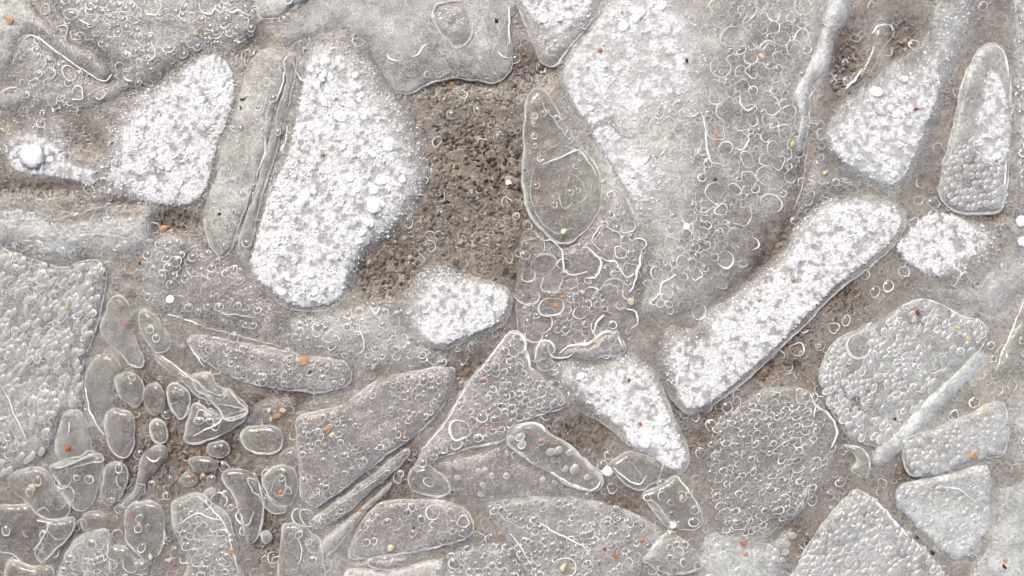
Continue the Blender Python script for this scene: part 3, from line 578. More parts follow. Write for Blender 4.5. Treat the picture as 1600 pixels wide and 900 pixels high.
# lines frozen in the ice: fragment, path, radius
RIDGES = [
    ('corner', [(30, 72), (44, 56), (60, 59), (95, 86), (136, 113)], 2.4), ('topleft', [(137, 114), (150, 122), (165, 126), (174, 116)], 1.8),
    ('topleft', [(225, 14), (232, 22), (245, 22), (253, 12)], 1.8), ('topleft', [(310, 0), (315, 18), (328, 22), (335, 14), (345, 20), (352, 10)], 1.9),
    ('topleft', [(352, 10), (362, 20), (374, 16), (386, 22), (396, 25)], 2.0), ('topleft', [(235, 62), (241, 78), (240, 90), (228, 94), (214, 92)], 1.7), ('topleft', [(0, 143), (15, 138), (26, 136)], 1.8),
    ('topleft', [(126, 32), (136, 38), (146, 36), (153, 26)], 1.8), ('topleft', [(192, 120), (200, 127), (206, 127)], 2.0),
    ('strip', [(446, 100), (441, 130), (435, 150), (430, 172)], 1.9), ('strip', [(414, 212), (415, 232), (408, 255), (400, 275)], 2.1), ('strip', [(412, 125), (418, 140), (414, 165), (404, 185), (396, 200)], 1.5),
    ('strip', [(395, 200), (392, 235), (382, 265), (372, 300)], 1.4), ('strip', [(398, 280), (385, 320), (372, 355), (362, 390)], 1.2), ('strip', [(362, 292), (374, 300), (376, 314), (366, 320)], 1.4), ('strip', [(350, 240), (362, 262), (354, 290)], 1.2),
    ('snowbed', [(458, 96), (466, 118), (478, 132), (470, 134)], 1.6), ('snowbed', [(458, 148), (468, 154), (478, 150), (486, 138)], 2.0), ('snowbed', [(449, 196), (447, 215), (440, 240)], 2.2), ('snowbed', [(434, 258), (426, 290), (414, 322)], 1.4),
    ('topmid', [(604, 84), (610, 92), (622, 94), (628, 93)], 2.0), ('topmid', [(645, 89), (655, 84), (660, 74), (666, 70)], 2.2), ('topmid', [(778, 80), (788, 90), (794, 90)], 1.7), ('topmid', [(796, 8), (795, 40), (796, 70)], 2.2),
    ('keel', [(906, 55), (922, 36), (935, 14)], 1.2), ('teardrop', [(846, 257), (868, 248), (890, 240), (906, 236), (922, 256), (932, 276)], 1.7), ('teardrop', [(858, 232), (870, 227), (884, 229), (904, 237)], 1.1),
    ('teardrop', [(846, 152), (850, 166), (860, 178), (878, 205), (892, 222)], 1.3), ('teardrop', [(833, 260), (829, 300), (836, 330), (852, 352), (872, 364), (896, 356)], 1.2), ('teardrop', [(872, 300), (880, 326), (894, 318)], 1.4), ('teardrop', [(884, 268), (906, 280), (916, 306), (904, 318)], 1.0),
    ('worms', [(836, 362), (846, 374), (862, 376), (876, 388), (880, 408), (884, 424), (900, 430), (918, 424)], 1.9), ('worms', [(938, 402), (950, 408), (962, 408), (970, 424), (980, 434), (992, 428)], 1.9),
    ('worms', [(962, 350), (970, 372), (972, 392), (992, 392)], 1.4), ('worms', [(1003, 392), (998, 420), (990, 446), (984, 456)], 2.4), ('worms', [(920, 468), (946, 446), (962, 448), (966, 460)], 1.5), ('worms', [(928, 520), (934, 500), (944, 492)], 2.2),
    ('great', [(1096, 176), (1102, 196), (1104, 226), (1110, 250), (1124, 257)], 2.2), ('great', [(1068, 180), (1080, 183), (1096, 176)], 2.0), ('great', [(1184, 0), (1182, 18), (1172, 32), (1162, 38)], 1.6), ('great', [(1140, 66), (1156, 74), (1166, 70)], 1.9),
    ('great', [(1166, 56), (1180, 72), (1192, 78), (1200, 68), (1212, 72)], 2.0), ('great', [(1088, 300), (1086, 322), (1098, 333), (1120, 320), (1136, 312)], 1.6), ('great', [(1086, 330), (1084, 368), (1098, 380), (1110, 384)], 1.7),
    ('great', [(1172, 318), (1174, 340), (1164, 352), (1142, 350), (1116, 352)], 1.6), ('great', [(1064, 224), (1066, 236), (1076, 246), (1086, 250)], 2.0), ('great', [(1020, 252), (1034, 240), (1046, 224)], 1.5), ('great', [(1056, 430), (1036, 442), (1028, 462), (1014, 476)], 2.4),
    ('great', [(1266, 160), (1264, 200), (1254, 235)], 1.7), ('great', [(1210, 170), (1214, 160), (1222, 172), (1236, 182), (1250, 184)], 1.8), ('great', [(1156, 150), (1158, 162), (1168, 172), (1180, 166)], 2.2), ('great', [(1280, 22), (1292, 40), (1312, 38)], 1.6),
    ('hook', [(1362, 52), (1374, 40), (1390, 38), (1396, 48)], 2.2), ('hook', [(1348, 108), (1336, 124), (1322, 138)], 2.4), ('tall', [(1556, 70), (1570, 84), (1577, 120)], 2.6), ('tall', [(1550, 120), (1548, 140), (1536, 168)], 1.6), ('tall', [(1572, 250), (1570, 300)], 2.4),
    ('scales', [(0, 600), (14, 625), (22, 648), (34, 672), (42, 690)], 2.0), ('wave', [(70, 348), (110, 338), (135, 330), (160, 322)], 1.4), ('wave', [(100, 372), (150, 366), (200, 374)], 1.2),
    ('undersnow', [(288, 405), (296, 430), (320, 432), (334, 448)], 1.5), ('undersnow', [(262, 490), (290, 500), (320, 510)], 1.8), ('undersnow', [(335, 480), (348, 490), (372, 492), (400, 496)], 1.5), ('leaf', [(298, 528), (296, 540), (310, 560), (320, 572)], 1.6),
    ('undersnow', [(320, 512), (356, 520), (400, 532), (440, 542)], 1.5), ('bell', [(108, 658), (106, 680)], 1.6), ('hip', [(133, 605), (140, 640), (150, 664), (163, 680)], 2.2), ('sheath', [(283, 818), (296, 808), (312, 802), (330, 810), (346, 814)], 1.6),
    ('sheath', [(310, 776), (335, 800), (352, 822), (362, 855), (372, 895)], 1.6), ('shieldfoot', [(170, 845), (168, 868), (172, 898)], 2.0), ('paddle', [(78, 815), (66, 842), (52, 860)], 1.9), ('splinter', [(302, 681), (320, 672), (342, 661), (346, 654)], 1.9), ('splinter', [(306, 654), (312, 640), (330, 650)], 1.6),
    ('twist', [(228, 715), (240, 722), (252, 714)], 1.8), ('seed', [(430, 745), (443, 742), (447, 760), (440, 775), (428, 770)], 1.5), ('stump', [(466, 840), (472, 860), (466, 882)], 1.6), ('belt', [(500, 812), (535, 785), (575, 758), (612, 728)], 1.3),
    ('mid', [(470, 488), (482, 500), (478, 520), (466, 524)], 1.4), ('mid', [(548, 515), (564, 522), (568, 545), (556, 556)], 1.6), ('mid', [(578, 478), (586, 490), (594, 480)], 1.8), ('mid', [(610, 520), (640, 540), (670, 566)], 1.1),
    ('bigoval', [(545, 858), (572, 826), (598, 800), (606, 798)], 1.2), ('sail', [(806, 520), (818, 530), (822, 550), (828, 572), (833, 578)], 4.2), ('sail', [(740, 590), (768, 556), (792, 524), (806, 520)], 2.2), ('sail', [(658, 704), (690, 668), (722, 616), (740, 588)], 1.7),
    ('sail', [(700, 712), (740, 698), (786, 688)], 1.2), ('loop', [(836, 562), (840, 542), (850, 532), (862, 536), (868, 548)], 2.2), ('crescent', [(874, 552), (892, 540), (920, 536), (936, 524), (950, 518), (966, 526), (974, 546)], 2.6), ('capsule', [(806, 668), (828, 661), (846, 666), (853, 674)], 3.0), ('capsule', [(860, 738), (900, 760), (928, 765), (940, 752)], 3.0),
    ('wedge', [(958, 730), (974, 744), (990, 755), (1002, 756), (1010, 742)], 1.8), ('wedge', [(985, 722), (1002, 742), (1006, 752)], 1.3), ('raft', [(838, 813), (868, 832), (895, 845), (914, 856), (922, 868)], 2.0), ('raft', [(800, 835), (820, 865), (838, 899)], 1.6), ('raft', [(764, 790), (790, 812), (832, 834)], 1.2),
    ('clear', [(1058, 745), (1080, 772), (1096, 798)], 1.8), ('clam', [(1042, 832), (1020, 858), (1008, 874)], 1.8), ('shingle', [(1264, 612), (1276, 634), (1296, 648), (1308, 676), (1300, 700)], 2.3), ('shingle', [(1276, 634), (1272, 652)], 1.7), ('shingle', [(1204, 706), (1230, 690), (1262, 680)], 1.5), ('shingle', [(1240, 806), (1260, 772), (1262, 750)], 1.5),
    ('dome', [(1408, 478), (1440, 468), (1472, 476), (1500, 492), (1530, 500), (1541, 514)], 2.0), ('dome', [(1446, 488), (1460, 494), (1480, 490)], 1.5), ('ramp', [(1342, 768), (1366, 780), (1392, 808), (1420, 838), (1446, 862)], 3.0), ('ramp', [(1360, 808), (1376, 822), (1378, 838)], 1.5), ('ramp', [(1286, 895), (1306, 870), (1322, 864), (1340, 870), (1352, 888)], 1.4),
    ('pearl', [(1466, 760), (1500, 766), (1524, 784)], 1.6), ('pearl', [(1488, 746), (1490, 762)], 1.2), ('fist', [(1490, 660), (1486, 646), (1494, 640), (1498, 650)], 1.8), ('comma', [(1320, 697), (1342, 698), (1356, 713), (1359, 732)], 1.8), ('spoon', [(1600, 470), (1582, 516), (1564, 556), (1557, 580)], 2.0), ('spoon', [(1576, 522), (1600, 510)], 1.5),
    ('sabre', [(252, 556), (284, 580), (304, 596)], 1.8), ('haze', [(1230, 838), (1200, 850), (1170, 846)], 1.2), ('chip', [(1262, 236), (1254, 290), (1240, 330)], 1.2),
]

# clearly separate bubbles: fragment, x, y, radius, kind
BUBBLES = [
    ('teardrop', 835, 181, 5, 'ring'), ('teardrop', 836, 194, 4, 'ring'), ('teardrop', 835, 212, 5, 'ring'), ('teardrop', 836, 227, 4, 'ring'), ('teardrop', 870, 185, 5, 'ring'), ('teardrop', 880, 202, 7, 'ring'), ('teardrop', 891, 219, 5, 'ring'), ('teardrop', 891, 300, 5, 'ring'), ('teardrop', 838, 290, 5, 'ring'), ('teardrop', 905, 270, 4, 'pellet'),
    ('keel', 860, 80, 7, 'ring'), ('keel', 848, 60, 5, 'arc'), ('keel', 855, 62, 5, 'ring'), ('great', 985, 195, 17, 'arc'), ('great', 1154, 219, 15, 'ring'), ('great', 1149, 55, 19, 'arc'), ('great', 1252, 58, 12, 'ring'), ('great', 1240, 75, 12, 'arc'), ('great', 1222, 60, 12, 'arc'), ('great', 1256, 8, 15, 'arc'), ('great', 1280, 50, 14, 'arc'), ('great', 1120, 205, 14, 'arc'),
    ('great', 1126, 105, 16, 'arc'), ('great', 1186, 110, 14, 'arc'), ('great', 1174, 112, 9, 'arc'), ('great', 1070, 178, 9, 'ring'), ('great', 1010, 168, 8, 'ring'), ('great', 1030, 180, 6, 'ring'), ('great', 1118, 302, 16, 'arc'), ('great', 1066, 408, 9, 'ring'), ('great', 1062, 392, 7, 'ring'), ('great', 1088, 428, 9, 'arc'), ('great', 1196, 275, 14, 'arc'), ('great', 1176, 188, 9, 'ring'), ('great', 1206, 165, 14, 'arc'),
    ('egg', 705, 28, 5, 'pellet'), ('bean', 234, 515, 6, 'ring'), ('bean', 244, 528, 6, 'ring'), ('pod', 670, 753, 7.5, 'ring'), ('capsule', 845, 690, 6, 'pellet'), ('clear', 1065, 776, 8, 'ring'), ('clear', 1035, 775, 7, 'ring'), ('clear', 1048, 785, 5, 'ring'), ('dome', 1342, 541, 19, 'ring'), ('dome', 1424, 523, 7, 'ring'), ('dome', 1458, 570, 14, 'arc'),
    ('bigoval', 676, 801, 11, 'ring'), ('bigoval', 724, 815, 9, 'arc'), ('sail', 718, 672, 16, 'ring'), ('sail', 738, 659, 7, 'arc'), ('worms', 862, 440, 17, 'arc'), ('worms', 892, 441, 11, 'arc'), ('worms', 950, 375, 22, 'arc'), ('worms', 915, 412, 24, 'arc'), ('worms', 978, 498, 18, 'arc'), ('worms', 938, 505, 16, 'arc'), ('worms', 850, 505, 14, 'arc'), ('worms', 985, 425, 14, 'arc'),
    ('topmid', 687, 115, 6, 'arc'), ('topmid', 701, 113, 5, 'arc'), ('topmid', 668, 116, 5, 'arc'), ('topmid', 767, 72, 6, 'arc'), ('topmid', 712, 114, 5, 'arc'), ('topleft', 108, 114, 11, 'ring'), ('topleft', 155, 146, 9, 'ring'), ('topleft', 121, 146, 10, 'arc'), ('topleft', 77, 115, 9, 'arc'), ('topleft', 56, 134, 11, 'arc'), ('topleft', 238, 10, 14, 'ring'), ('topleft', 275, 18, 7, 'pellet'),
    ('topleft', 187, 104, 7, 'ring'), ('topleft', 97, 48, 9, 'arc'), ('topleft', 126, 58, 8, 'ring'), ('fist', 1490, 650, 8, 'ring'), ('snowbed', 466, 162, 5, 'ring'), ('strip', 364, 331, 5, 'ring'), ('strip', 417, 128, 6, 'arc'), ('raft', 883, 886, 16, 'arc'), ('raft', 982, 879, 7, 'ring'), ('clam', 1060, 862, 8, 'ring'), ('shelf', 125, 862, 14, 'arc'), ('shieldfoot', 203, 882, 12, 'arc'), ('sheath', 290, 872, 9, 'arc'),
]

# snow lying on or frozen into the slabs: label, outline, direction in which it frays out, fray width, density, thickness, clump share
SNOW = [
    ('wedge of white granular snow with a ragged upper left side, top left', [(330, 83), (345, 87), (358, 101), (366, 118), (368, 138), (365, 162), (358, 185), (346, 215), (336, 245), (331, 270), (319, 300), (304, 316), (280, 322), (245, 319), (215, 318), (190, 311), (165, 303), (145, 292), (128, 280), (120, 262), (148, 258), (160, 240), (158, 215), (163, 195), (172, 172), (190, 155), (215, 142), (240, 126), (270, 110), (295, 95), (312, 86)], (-1, -.4), 26, 1.0, 6, .6),
    ('thin loose snow spread around a big white snow ball, left edge', [(2, 215), (30, 200), (60, 194), (95, 196), (108, 210), (106, 235), (114, 255), (140, 264), (152, 275), (142, 290), (110, 282), (75, 276), (40, 272), (18, 262), (5, 240)], (0, -1), 14, .85, 5, .3),
    ('biggest lumpy white snow patch, left of the bare brown soil', [(490, 72), (515, 65), (545, 68), (563, 82), (580, 95), (592, 115), (608, 135), (634, 150), (648, 172), (660, 195), (670, 215), (680, 235), (690, 255), (692, 278), (676, 302), (660, 330), (640, 355), (615, 370), (592, 386), (572, 402), (558, 422), (548, 445), (538, 466), (512, 477), (480, 481), (450, 474), (424, 455), (400, 436), (390, 412), (398, 380), (406, 350), (414, 320), (428, 285), (446, 250), (456, 210), (466, 170), (472, 130), (478, 98)], (1, -.15), 34, 1.0, 7, 1.3),
    ('rounded pillow of white snow left of the rosy worm patterned ice', [(690, 412), (705, 419), (730, 431), (755, 439), (776, 445), (790, 455), (795, 471), (788, 492), (774, 507), (750, 519), (720, 530), (690, 540), (665, 533), (645, 516), (630, 497), (620, 477), (630, 460), (644, 448), (642, 430), (660, 418)], (-.7, -.8), 22, 1.0, 6, .4),
    ('heart shaped white snow patch with one long lobe, below centre', [(870, 562), (890, 556), (915, 562), (935, 562), (965, 554), (990, 553), (1010, 565), (1025, 585), (1032, 610), (1043, 640), (1058, 670), (1070, 700), (1072, 720), (1062, 735), (1045, 733), (1030, 722), (1015, 712), (996, 704), (980, 690), (970, 670), (950, 660), (925, 645), (905, 630), (885, 618), (868, 600), (862, 580)], (-.6, -.8), 14, 1.0, 6, .8),
    ('long diagonal white snow patch with a crisp lower right edge', [(1305, 305), (1340, 308), (1375, 315), (1400, 325), (1410, 342), (1405, 360), (1385, 385), (1350, 415), (1310, 445), (1270, 485), (1235, 520), (1200, 555), (1160, 590), (1130, 615), (1100, 635), (1075, 640), (1058, 625), (1045, 600), (1035, 570), (1030, 540), (1035, 520), (1055, 508), (1076, 513), (1088, 526), (1100, 518), (1096, 496), (1110, 478), (1140, 463), (1165, 445), (1190, 425), (1213, 405), (1224, 385), (1235, 360), (1258, 335), (1280, 315)], (-.7, -.7), 22, 1.0, 6, .5),
    ('oval white snow patch with feathery ends, right of the diagonal one', [(1445, 336), (1475, 332), (1505, 340), (1540, 350), (1567, 368), (1570, 384), (1556, 400), (1536, 415), (1524, 434), (1500, 440), (1470, 437), (1445, 430), (1430, 418), (1411, 405), (1400, 388), (1410, 370), (1425, 355)], (.8, .6), 18, 1.0, 5, .2),
    ('greyish dusting of snow on the slanting slab at upper right', [(1400, 100), (1430, 92), (1458, 55), (1475, 5), (1490, -30), (1532, -30), (1520, 40), (1500, 80), (1482, 110), (1468, 150), (1450, 190), (1440, 220), (1425, 255), (1410, 280), (1390, 290), (1362, 280), (1335, 266), (1310, 248), (1295, 225), (1292, 205), (1315, 190), (1335, 165), (1360, 145), (1385, 120)], (0, -1), 26, .8, 4, .3),
    ('soft patch of white frost inside the tall fragment near the right edge', [(1545, 110), (1560, 114), (1571, 140), (1576, 172), (1580, 200), (1577, 236), (1568, 254), (1545, 262), (1525, 252), (1513, 228), (1516, 190), (1525, 160), (1534, 130)], (-1, 0), 14, .9, 4, .2),
    ('white snow filling the keel shaped fragment at the top edge', [(812, -30), (935, -30), (930, 12), (912, 38), (885, 70), (866, 84), (852, 76), (842, 52), (824, 22)], (.3, 1), 12, .95, 6, .8),
    ('thin snow dusting spread over the upper left half of the largest slab', [(880, 112), (898, 84), (925, 46), (950, 5), (1000, -5), (1060, 5), (1106, 40), (1122, 90), (1118, 150), (1085, 185), (1040, 192), (1000, 200), (976, 205), (955, 190), (930, 196), (910, 184), (888, 148)], (.9, .45), 34, .80, 3, .4),
    ('small snow drift caught on the lower left edge of the largest slab', [(926, 208), (950, 196), (985, 226), (1016, 240), (1048, 246), (1060, 272), (1040, 304), (1016, 330), (992, 346), (978, 306), (960, 266), (940, 234)], (1, .2), 18, .92, 5, .3),
]
# single pellets: label, x, y, radius
PELLET_THINGS = [
    ('large round white snow ball near the left edge', 52, 246, 17), ('angular white snow pellet on the right half of the biggest snow patch', 585, 323, 11),
    ('white snow pellet on the milky lump of bubbly ice', 266, 468, 6.5), ('white snow pellet at the lower right tip of the thick rimmed capsule', 949, 737, 7.5),
    ('white snow pellet just above the clam shaped fragment', 1051, 820, 6), ('tiny bright snow pellet on the lower part of the largest slab', 1073, 354, 5),
    ('tiny glinting snow pellet on the bare brown soil left of the teardrop', 795, 286, 5), ('white snow crumb spilling over the right edge under the tall fragment', 1596, 345, 8),
    ('smaller white snow crumb cut by the right edge, lowest of the two', 1598, 378, 8),
]
# grains of sand: colour, label, x, y, radius
GRAINS = [
    ('orange', 'orange stain like grain in the plain slab of the top left corner', 15, 32, 7), ('yellow', 'tiny yellow grain on the ridge of the top left corner slab', 103, 60, 4), ('yellow', 'amber grain among broken bubble arcs above the snow wedge', 313, 43, 5), ('tan', 'pale tan fleck beside the amber grain above the snow wedge', 306, 52, 5),
    ('black', 'black splinter touching the right side of the snow wedge', 379, 155, 5), ('black', 'tiny black crumb just below the black splinter', 376, 169, 4), ('black', 'round black dot in the narrow wavy strip', 343, 334, 4),
    ('orange', 'orange grain on the lower rim of the frosted top slab', 706, 130, 6), ('yellow', 'yellow grain above the orange one on the frosted slab rim', 707, 121, 4), ('black', 'black dot left of the orange grain on the frosted slab rim', 692, 134, 3), ('yellow', 'pale yellow grain on bare brown soil right of the biggest snow', 708, 260, 6), ('orange', 'tiny orange grain right of the snow, above the pale yellow one', 699, 229, 4),
    ('orange', 'amber fleck on the left side of the biggest snow patch', 504, 241, 3.5), ('black', 'black crumb at the right end of the frosted top slab', 776, 33, 5), ('yellow', 'tiny yellow grain at the top of the largest slab', 1102, 16, 4), ('orange', 'tiny orange grain in the snow dusting by the keel tip', 937, 77, 4),
    ('black', 'black seed on the snow dusting of the largest slab', 1073, 94, 4.5), ('tan', 'blurry tan grain among the large ring bubbles', 1190, 88, 6), ('orange', 'orange grain inside a ring bubble of the largest slab', 1124, 213, 4.5), ('black', 'black seed in the lower middle of the largest slab', 1118, 280, 4),
    ('yellow', 'yellow double grain below the lumpy pale ridge', 1240, 226, 7), ('yellow', 'faded yellow grain near the top of the diagonal snow', 1289, 270, 5.5), ('dark red', 'small dark red fleck in the greyish snow dusting', 1431, 171, 4), ('brown', 'rust brown grain in the white frost of the tall fragment', 1555, 250, 6.5),
    ('orange', 'rusty orange grain in the bare brown pocket on the left', 255, 357, 7), ('brown', 'brown pebble beside the rusty grain in the bare pocket', 275, 364, 6), ('orange', 'orange grain just below the bare brown pocket', 222, 403, 4.5), ('black', 'dark pebble next to the orange grain below the bare pocket', 218, 411, 5), ('red', 'red grain at the tip of the bean shaped fragment', 241, 491, 4), ('red', 'tiny red fleck inside the spade shaped fragment', 197, 507, 3),
    ('pale', 'pale yellow grain in the upper scaly slab', 81, 444, 5), ('yellow', 'yellow grain in the middle of the scaly slab', 103, 481, 5), ('pale', 'pale yellow grain right of centre in the scaly slab', 116, 468, 4), ('yellow', 'yellow grain low in the scaly slab, by its right side', 123, 543, 4.5), ('pale', 'pale grain atop the curved grey fragment', 155, 556, 4), ('yellow', 'tiny yellow grain right of the bean shaped fragment', 286, 541, 4),
    ('orange', 'orange grain beside the lower right of the biggest snow', 640, 338, 4), ('yellow', 'dull yellow grain above the pillow of snow', 640, 402, 4.5), ('yellow', 'bright yellow grain on the dark brown soil', 725, 378, 4.5), ('yellow', 'tiny yellow fleck right of the bright yellow grain on dark soil', 737, 370, 3), ('brown', 'small brown grain at the right side of the biggest snow', 580, 370, 4), ('orange', 'faded orange blotch on the upper rim of the bubbly leaf fragment', 475, 565, 8), ('black', 'black dot in the bubbly leaf fragment', 485, 582, 4), ('yellow', 'yellow grain right of the bubbly leaf fragment tip', 583, 574, 5.5),
    ('orange', 'bright orange grain in the worm patterned ice', 879, 463, 4.5), ('orange', 'orange blotch below the bright one in the worm patterned ice', 867, 476, 6.5), ('pale', 'pale yellow grain right of the orange ones in the worm patterned ice', 910, 456, 5), ('pale', 'large pale grain near the right side of the worm patterned ice', 985, 470, 8), ('yellow', 'yellow streak grain on the arched pinkish crescent', 933, 533, 5), ('orange', 'tiny orange grain at the left side of the diagonal snow', 1187, 468, 4), ('dark red', 'dark red grain on the heart shaped snow', 983, 594, 4), ('yellow', 'yellow grain right of the teardrop belly', 941, 325, 4), ('pale', 'pale peach grain at the bottom of the teardrop', 882, 362, 6),
    ('orange', 'small peach grain in the middle of the diagonal snow', 1240, 437, 4), ('dark red', 'dark red grain under the arched top of the domed slab', 1434, 489, 5.5), ('tan', 'peach grain next to the dark red one in the domed slab', 1427, 500, 5), ('yellow', 'yellow grain at upper right of the domed slab', 1495, 512, 6.5), ('yellow', 'greenish yellow grain right of the other yellow one in the domed slab', 1512, 528, 5), ('orange', 'small orange grain left of the domed slab', 1271, 600, 4.5), ('brown', 'brown patch like pebble above the oval snow patch', 1555, 336, 8),
    ('red', 'bright red grain inside the bell shaped fragment', 106, 701, 6), ('orange', 'orange brown grain near the bottom left corner', 70, 883, 7), ('red', 'small red grain at the left rim of the shield shaped fragment', 202, 803, 4), ('yellow', 'yellow fleck at the centre of the shield shaped fragment', 217, 818, 4), ('pale', 'pale yellow oval grain at the foot of the shield shaped fragment', 235, 869, 6), ('pale', 'cream round grain right of the shield shaped fragment', 263, 875, 6.5), ('red', 'pinkish red grain touching the cream round grain', 271, 882, 4),
    ('orange', 'orange grain in the long double rimmed fragment', 363, 861, 5), ('orange', 'small amber grain at the bottom of the double rimmed fragment', 300, 891, 4), ('red', 'red grain on brown soil left of the tooth shaped fragment', 300, 746, 4.5), ('pale', 'cream grain right of the red one on brown soil', 316, 744, 5.5), ('tan', 'pale tan grain in the fin shaped fragment', 50, 762, 8), ('yellow', 'small yellow grain above the triangular ice splinter', 354, 611, 4),
    ('orange', 'bright orange grain of the cluster left of the quadrilateral slab', 434, 651, 6), ('yellow', 'yellow grain at the lower left of the orange cluster', 423, 656, 5.5), ('tan', 'peach grain at the top of the orange cluster', 441, 641, 5.5), ('pale', 'pale grain at the upper left of the orange cluster', 421, 642, 5), ('orange', 'red orange grain near the upper left of the quadrilateral slab', 516, 668, 6), ('pale', 'pale grain under the red orange one in the quadrilateral slab', 519, 680, 6), ('tan', 'tan grain at the upper left corner of the quadrilateral slab', 492, 651, 7), ('orange', 'orange grain near the right side of the quadrilateral slab', 633, 677, 4.5), ('orange', 'orange grain in the sail shaped slab, near its foot', 711, 704, 4.5), ('orange', 'small orange grain at the right edge of the sail shaped slab', 793, 650, 4), ('orange', 'tiny rust fleck in the middle of the sail shaped slab', 768, 668, 4), ('red', 'red grain high in the sail shaped slab', 752, 595, 4.5),
    ('black', 'round black pebble in the soil gap above the rounded ice pod', 643, 707, 5.5), ('black', 'tiny black dot just above the rounded ice pod', 644, 733, 3), ('black', 'black crumb in the sail shaped slab', 781, 634, 3.5), ('orange', 'orange grain inside the rounded ice pod', 645, 749, 4.5), ('red', 'red grain left above the large oval fragment', 565, 797, 4), ('orange', 'tan orange grain below the red one near the large oval', 567, 813, 4), ('orange', 'orange grain on the core of the seed holding fragment', 438, 769, 4.5), ('black', 'tiny black dot by the left side of the large oval', 566, 820, 2.5), ('black', 'tiny black dot inside the large oval fragment', 646, 825, 2.5), ('orange', 'dull orange grain right of the large oval fragment', 780, 834, 4), ('pale', 'pale round grain low in the large oval fragment', 610, 855, 7), ('yellow', 'small yellow grain in the upper right of the quadrilateral slab', 645, 611, 4),
    ('orange', 'orange grain at the upper end of the thick rimmed capsule', 848, 688, 5), ('orange', 'amber grain at the lower end of the thick rimmed capsule', 922, 741, 4), ('red', 'small red grain in the long lobe of the heart shaped snow', 1001, 662, 4), ('tan', 'tan grain inside a bubble right of the folded wedge', 1065, 777, 5.5), ('red', 'small red grain at the right end of the bubbly raft', 1004, 845, 4.5), ('red', 'red orange grain in the lower right of the bubbly raft', 961, 869, 5.5), ('dark red', 'dark red fleck left of the red orange grain in the raft', 944, 858, 4), ('pale', 'large pale yellow grain low in the bubbly raft', 881, 886, 9), ('yellow', 'yellow grain at the right of the large pale one in the raft', 897, 888, 4), ('red', 'vivid red grain in the cloudy white patch on the bottom edge', 1160, 850, 6.5), ('orange', 'peach grain below the vivid red one in the cloudy patch', 1164, 866, 5), ('tan', 'small tan grain at the left of the dull round slab', 1152, 708, 4.5),
    ('red', 'red grain at the left tip of the fist like fragment', 1414, 729, 5), ('yellow', 'yellow grain near the top rim of the fist like fragment', 1541, 642, 6.5), ('orange', 'amber grain near the lower rim of the fist like fragment', 1520, 712, 6.5), ('yellow', 'yellow grain at the lower right of the domed slab', 1406, 657, 5), ('black', 'dark fleck beside the yellow grain low in the domed slab', 1399, 655, 3.5), ('yellow', 'pale yellow grain at the smooth milky band', 1421, 684, 4), ('yellow', 'small yellow grain above the textured slab at bottom right', 1299, 793, 4.5), ('orange', 'orange grain above a black speck in the bottom right corner', 1572, 877, 5), ('black', 'black speck under an orange grain in the bottom right corner', 1570, 886, 5), ('black', 'black crumb in the dark crack between the pearly and textured slabs', 1456, 864, 5.5), ('black', 'small black crumb higher up in the dark crack at lower right', 1433, 840, 4),
]

SHEET_BUBBLES = [(237, 757, 5.5), (261, 775, 6), (352, 772, 5), (361, 793, 5), (327, 627, 4.5), (337, 668, 4.5), (259, 648, 6), (250, 590, 4), (330, 749, 6), (705, 580, 6), (722, 600, 5), (690, 560, 5), (715, 545, 4.5), (1325, 400, 9), (1352, 430, 7), (806, 338, 5.5), (810, 395, 6), (985, 690, 6), (453, 640, 6), (626, 740, 5), (612, 726, 5), (1500, 610, 5), (1548, 540, 6), (1560, 610, 7), (1553, 560, 5), (1308, 120, 4.5), (1302, 128, 4.5), (1320, 98, 5), (1090, 610, 5)]

# ------------------------------------------------------------------ ground, soil crumbs and the ice film over them
def axis(lo, hi, step, far):
    a = list(np.arange(lo, hi + .1, step)); d = step
    while a[-1] < far:
        d *= 1.5; a.append(a[-1] + d)
    d = step
    while a[0] > -far:
        d *= 1.5; a.insert(0, a[0] - d)
    return np.array(a)


def sheet(xs, ys, zf):
    X, Y = np.meshgrid(xs, ys)
    Z = zf(X, Y)
    n, m_ = X.shape
    k = S
    v = np.stack([(X - 800) * k, (450 - Y) * k, Z * S], -1).reshape(-1, 3)
    i = np.arange(n - 1)[:, None] * m_ + np.arange(m_ - 1)[None]
    f = np.stack([i, i + m_, i + m_ + 1, i + 1], -1).reshape(-1, 4)
    return v, f, X.ravel(), Y.ravel()


FAR = 4.0e5


def near(X, Y):
    d = np.maximum(np.maximum(-400 - X, X - 2000), np.maximum(-350 - Y, Y - 1250))
    return np.clip(1 - np.maximum(d, 0) / 300, 0, 1)


def ground_z(X, Y):
    d1, d2 = cells(X, Y, 11, 1)
    return (fbm(X, Y, 60, 2) * 6 - 4 + np.clip(1 - d1 * 1.3, 0, 1) * 3.0) * near(X, Y) - 3 * (1 - near(X, Y))


v, f, X, Y = sheet(axis(-220, 1820, 5, FAR), axis(-220, 1120, 5, FAR), ground_z)
g = link('ground', mesh('ground', v, f, [M['soil']]))
tag(g, 'brown silty soil under the ice', None, None, 'structure')

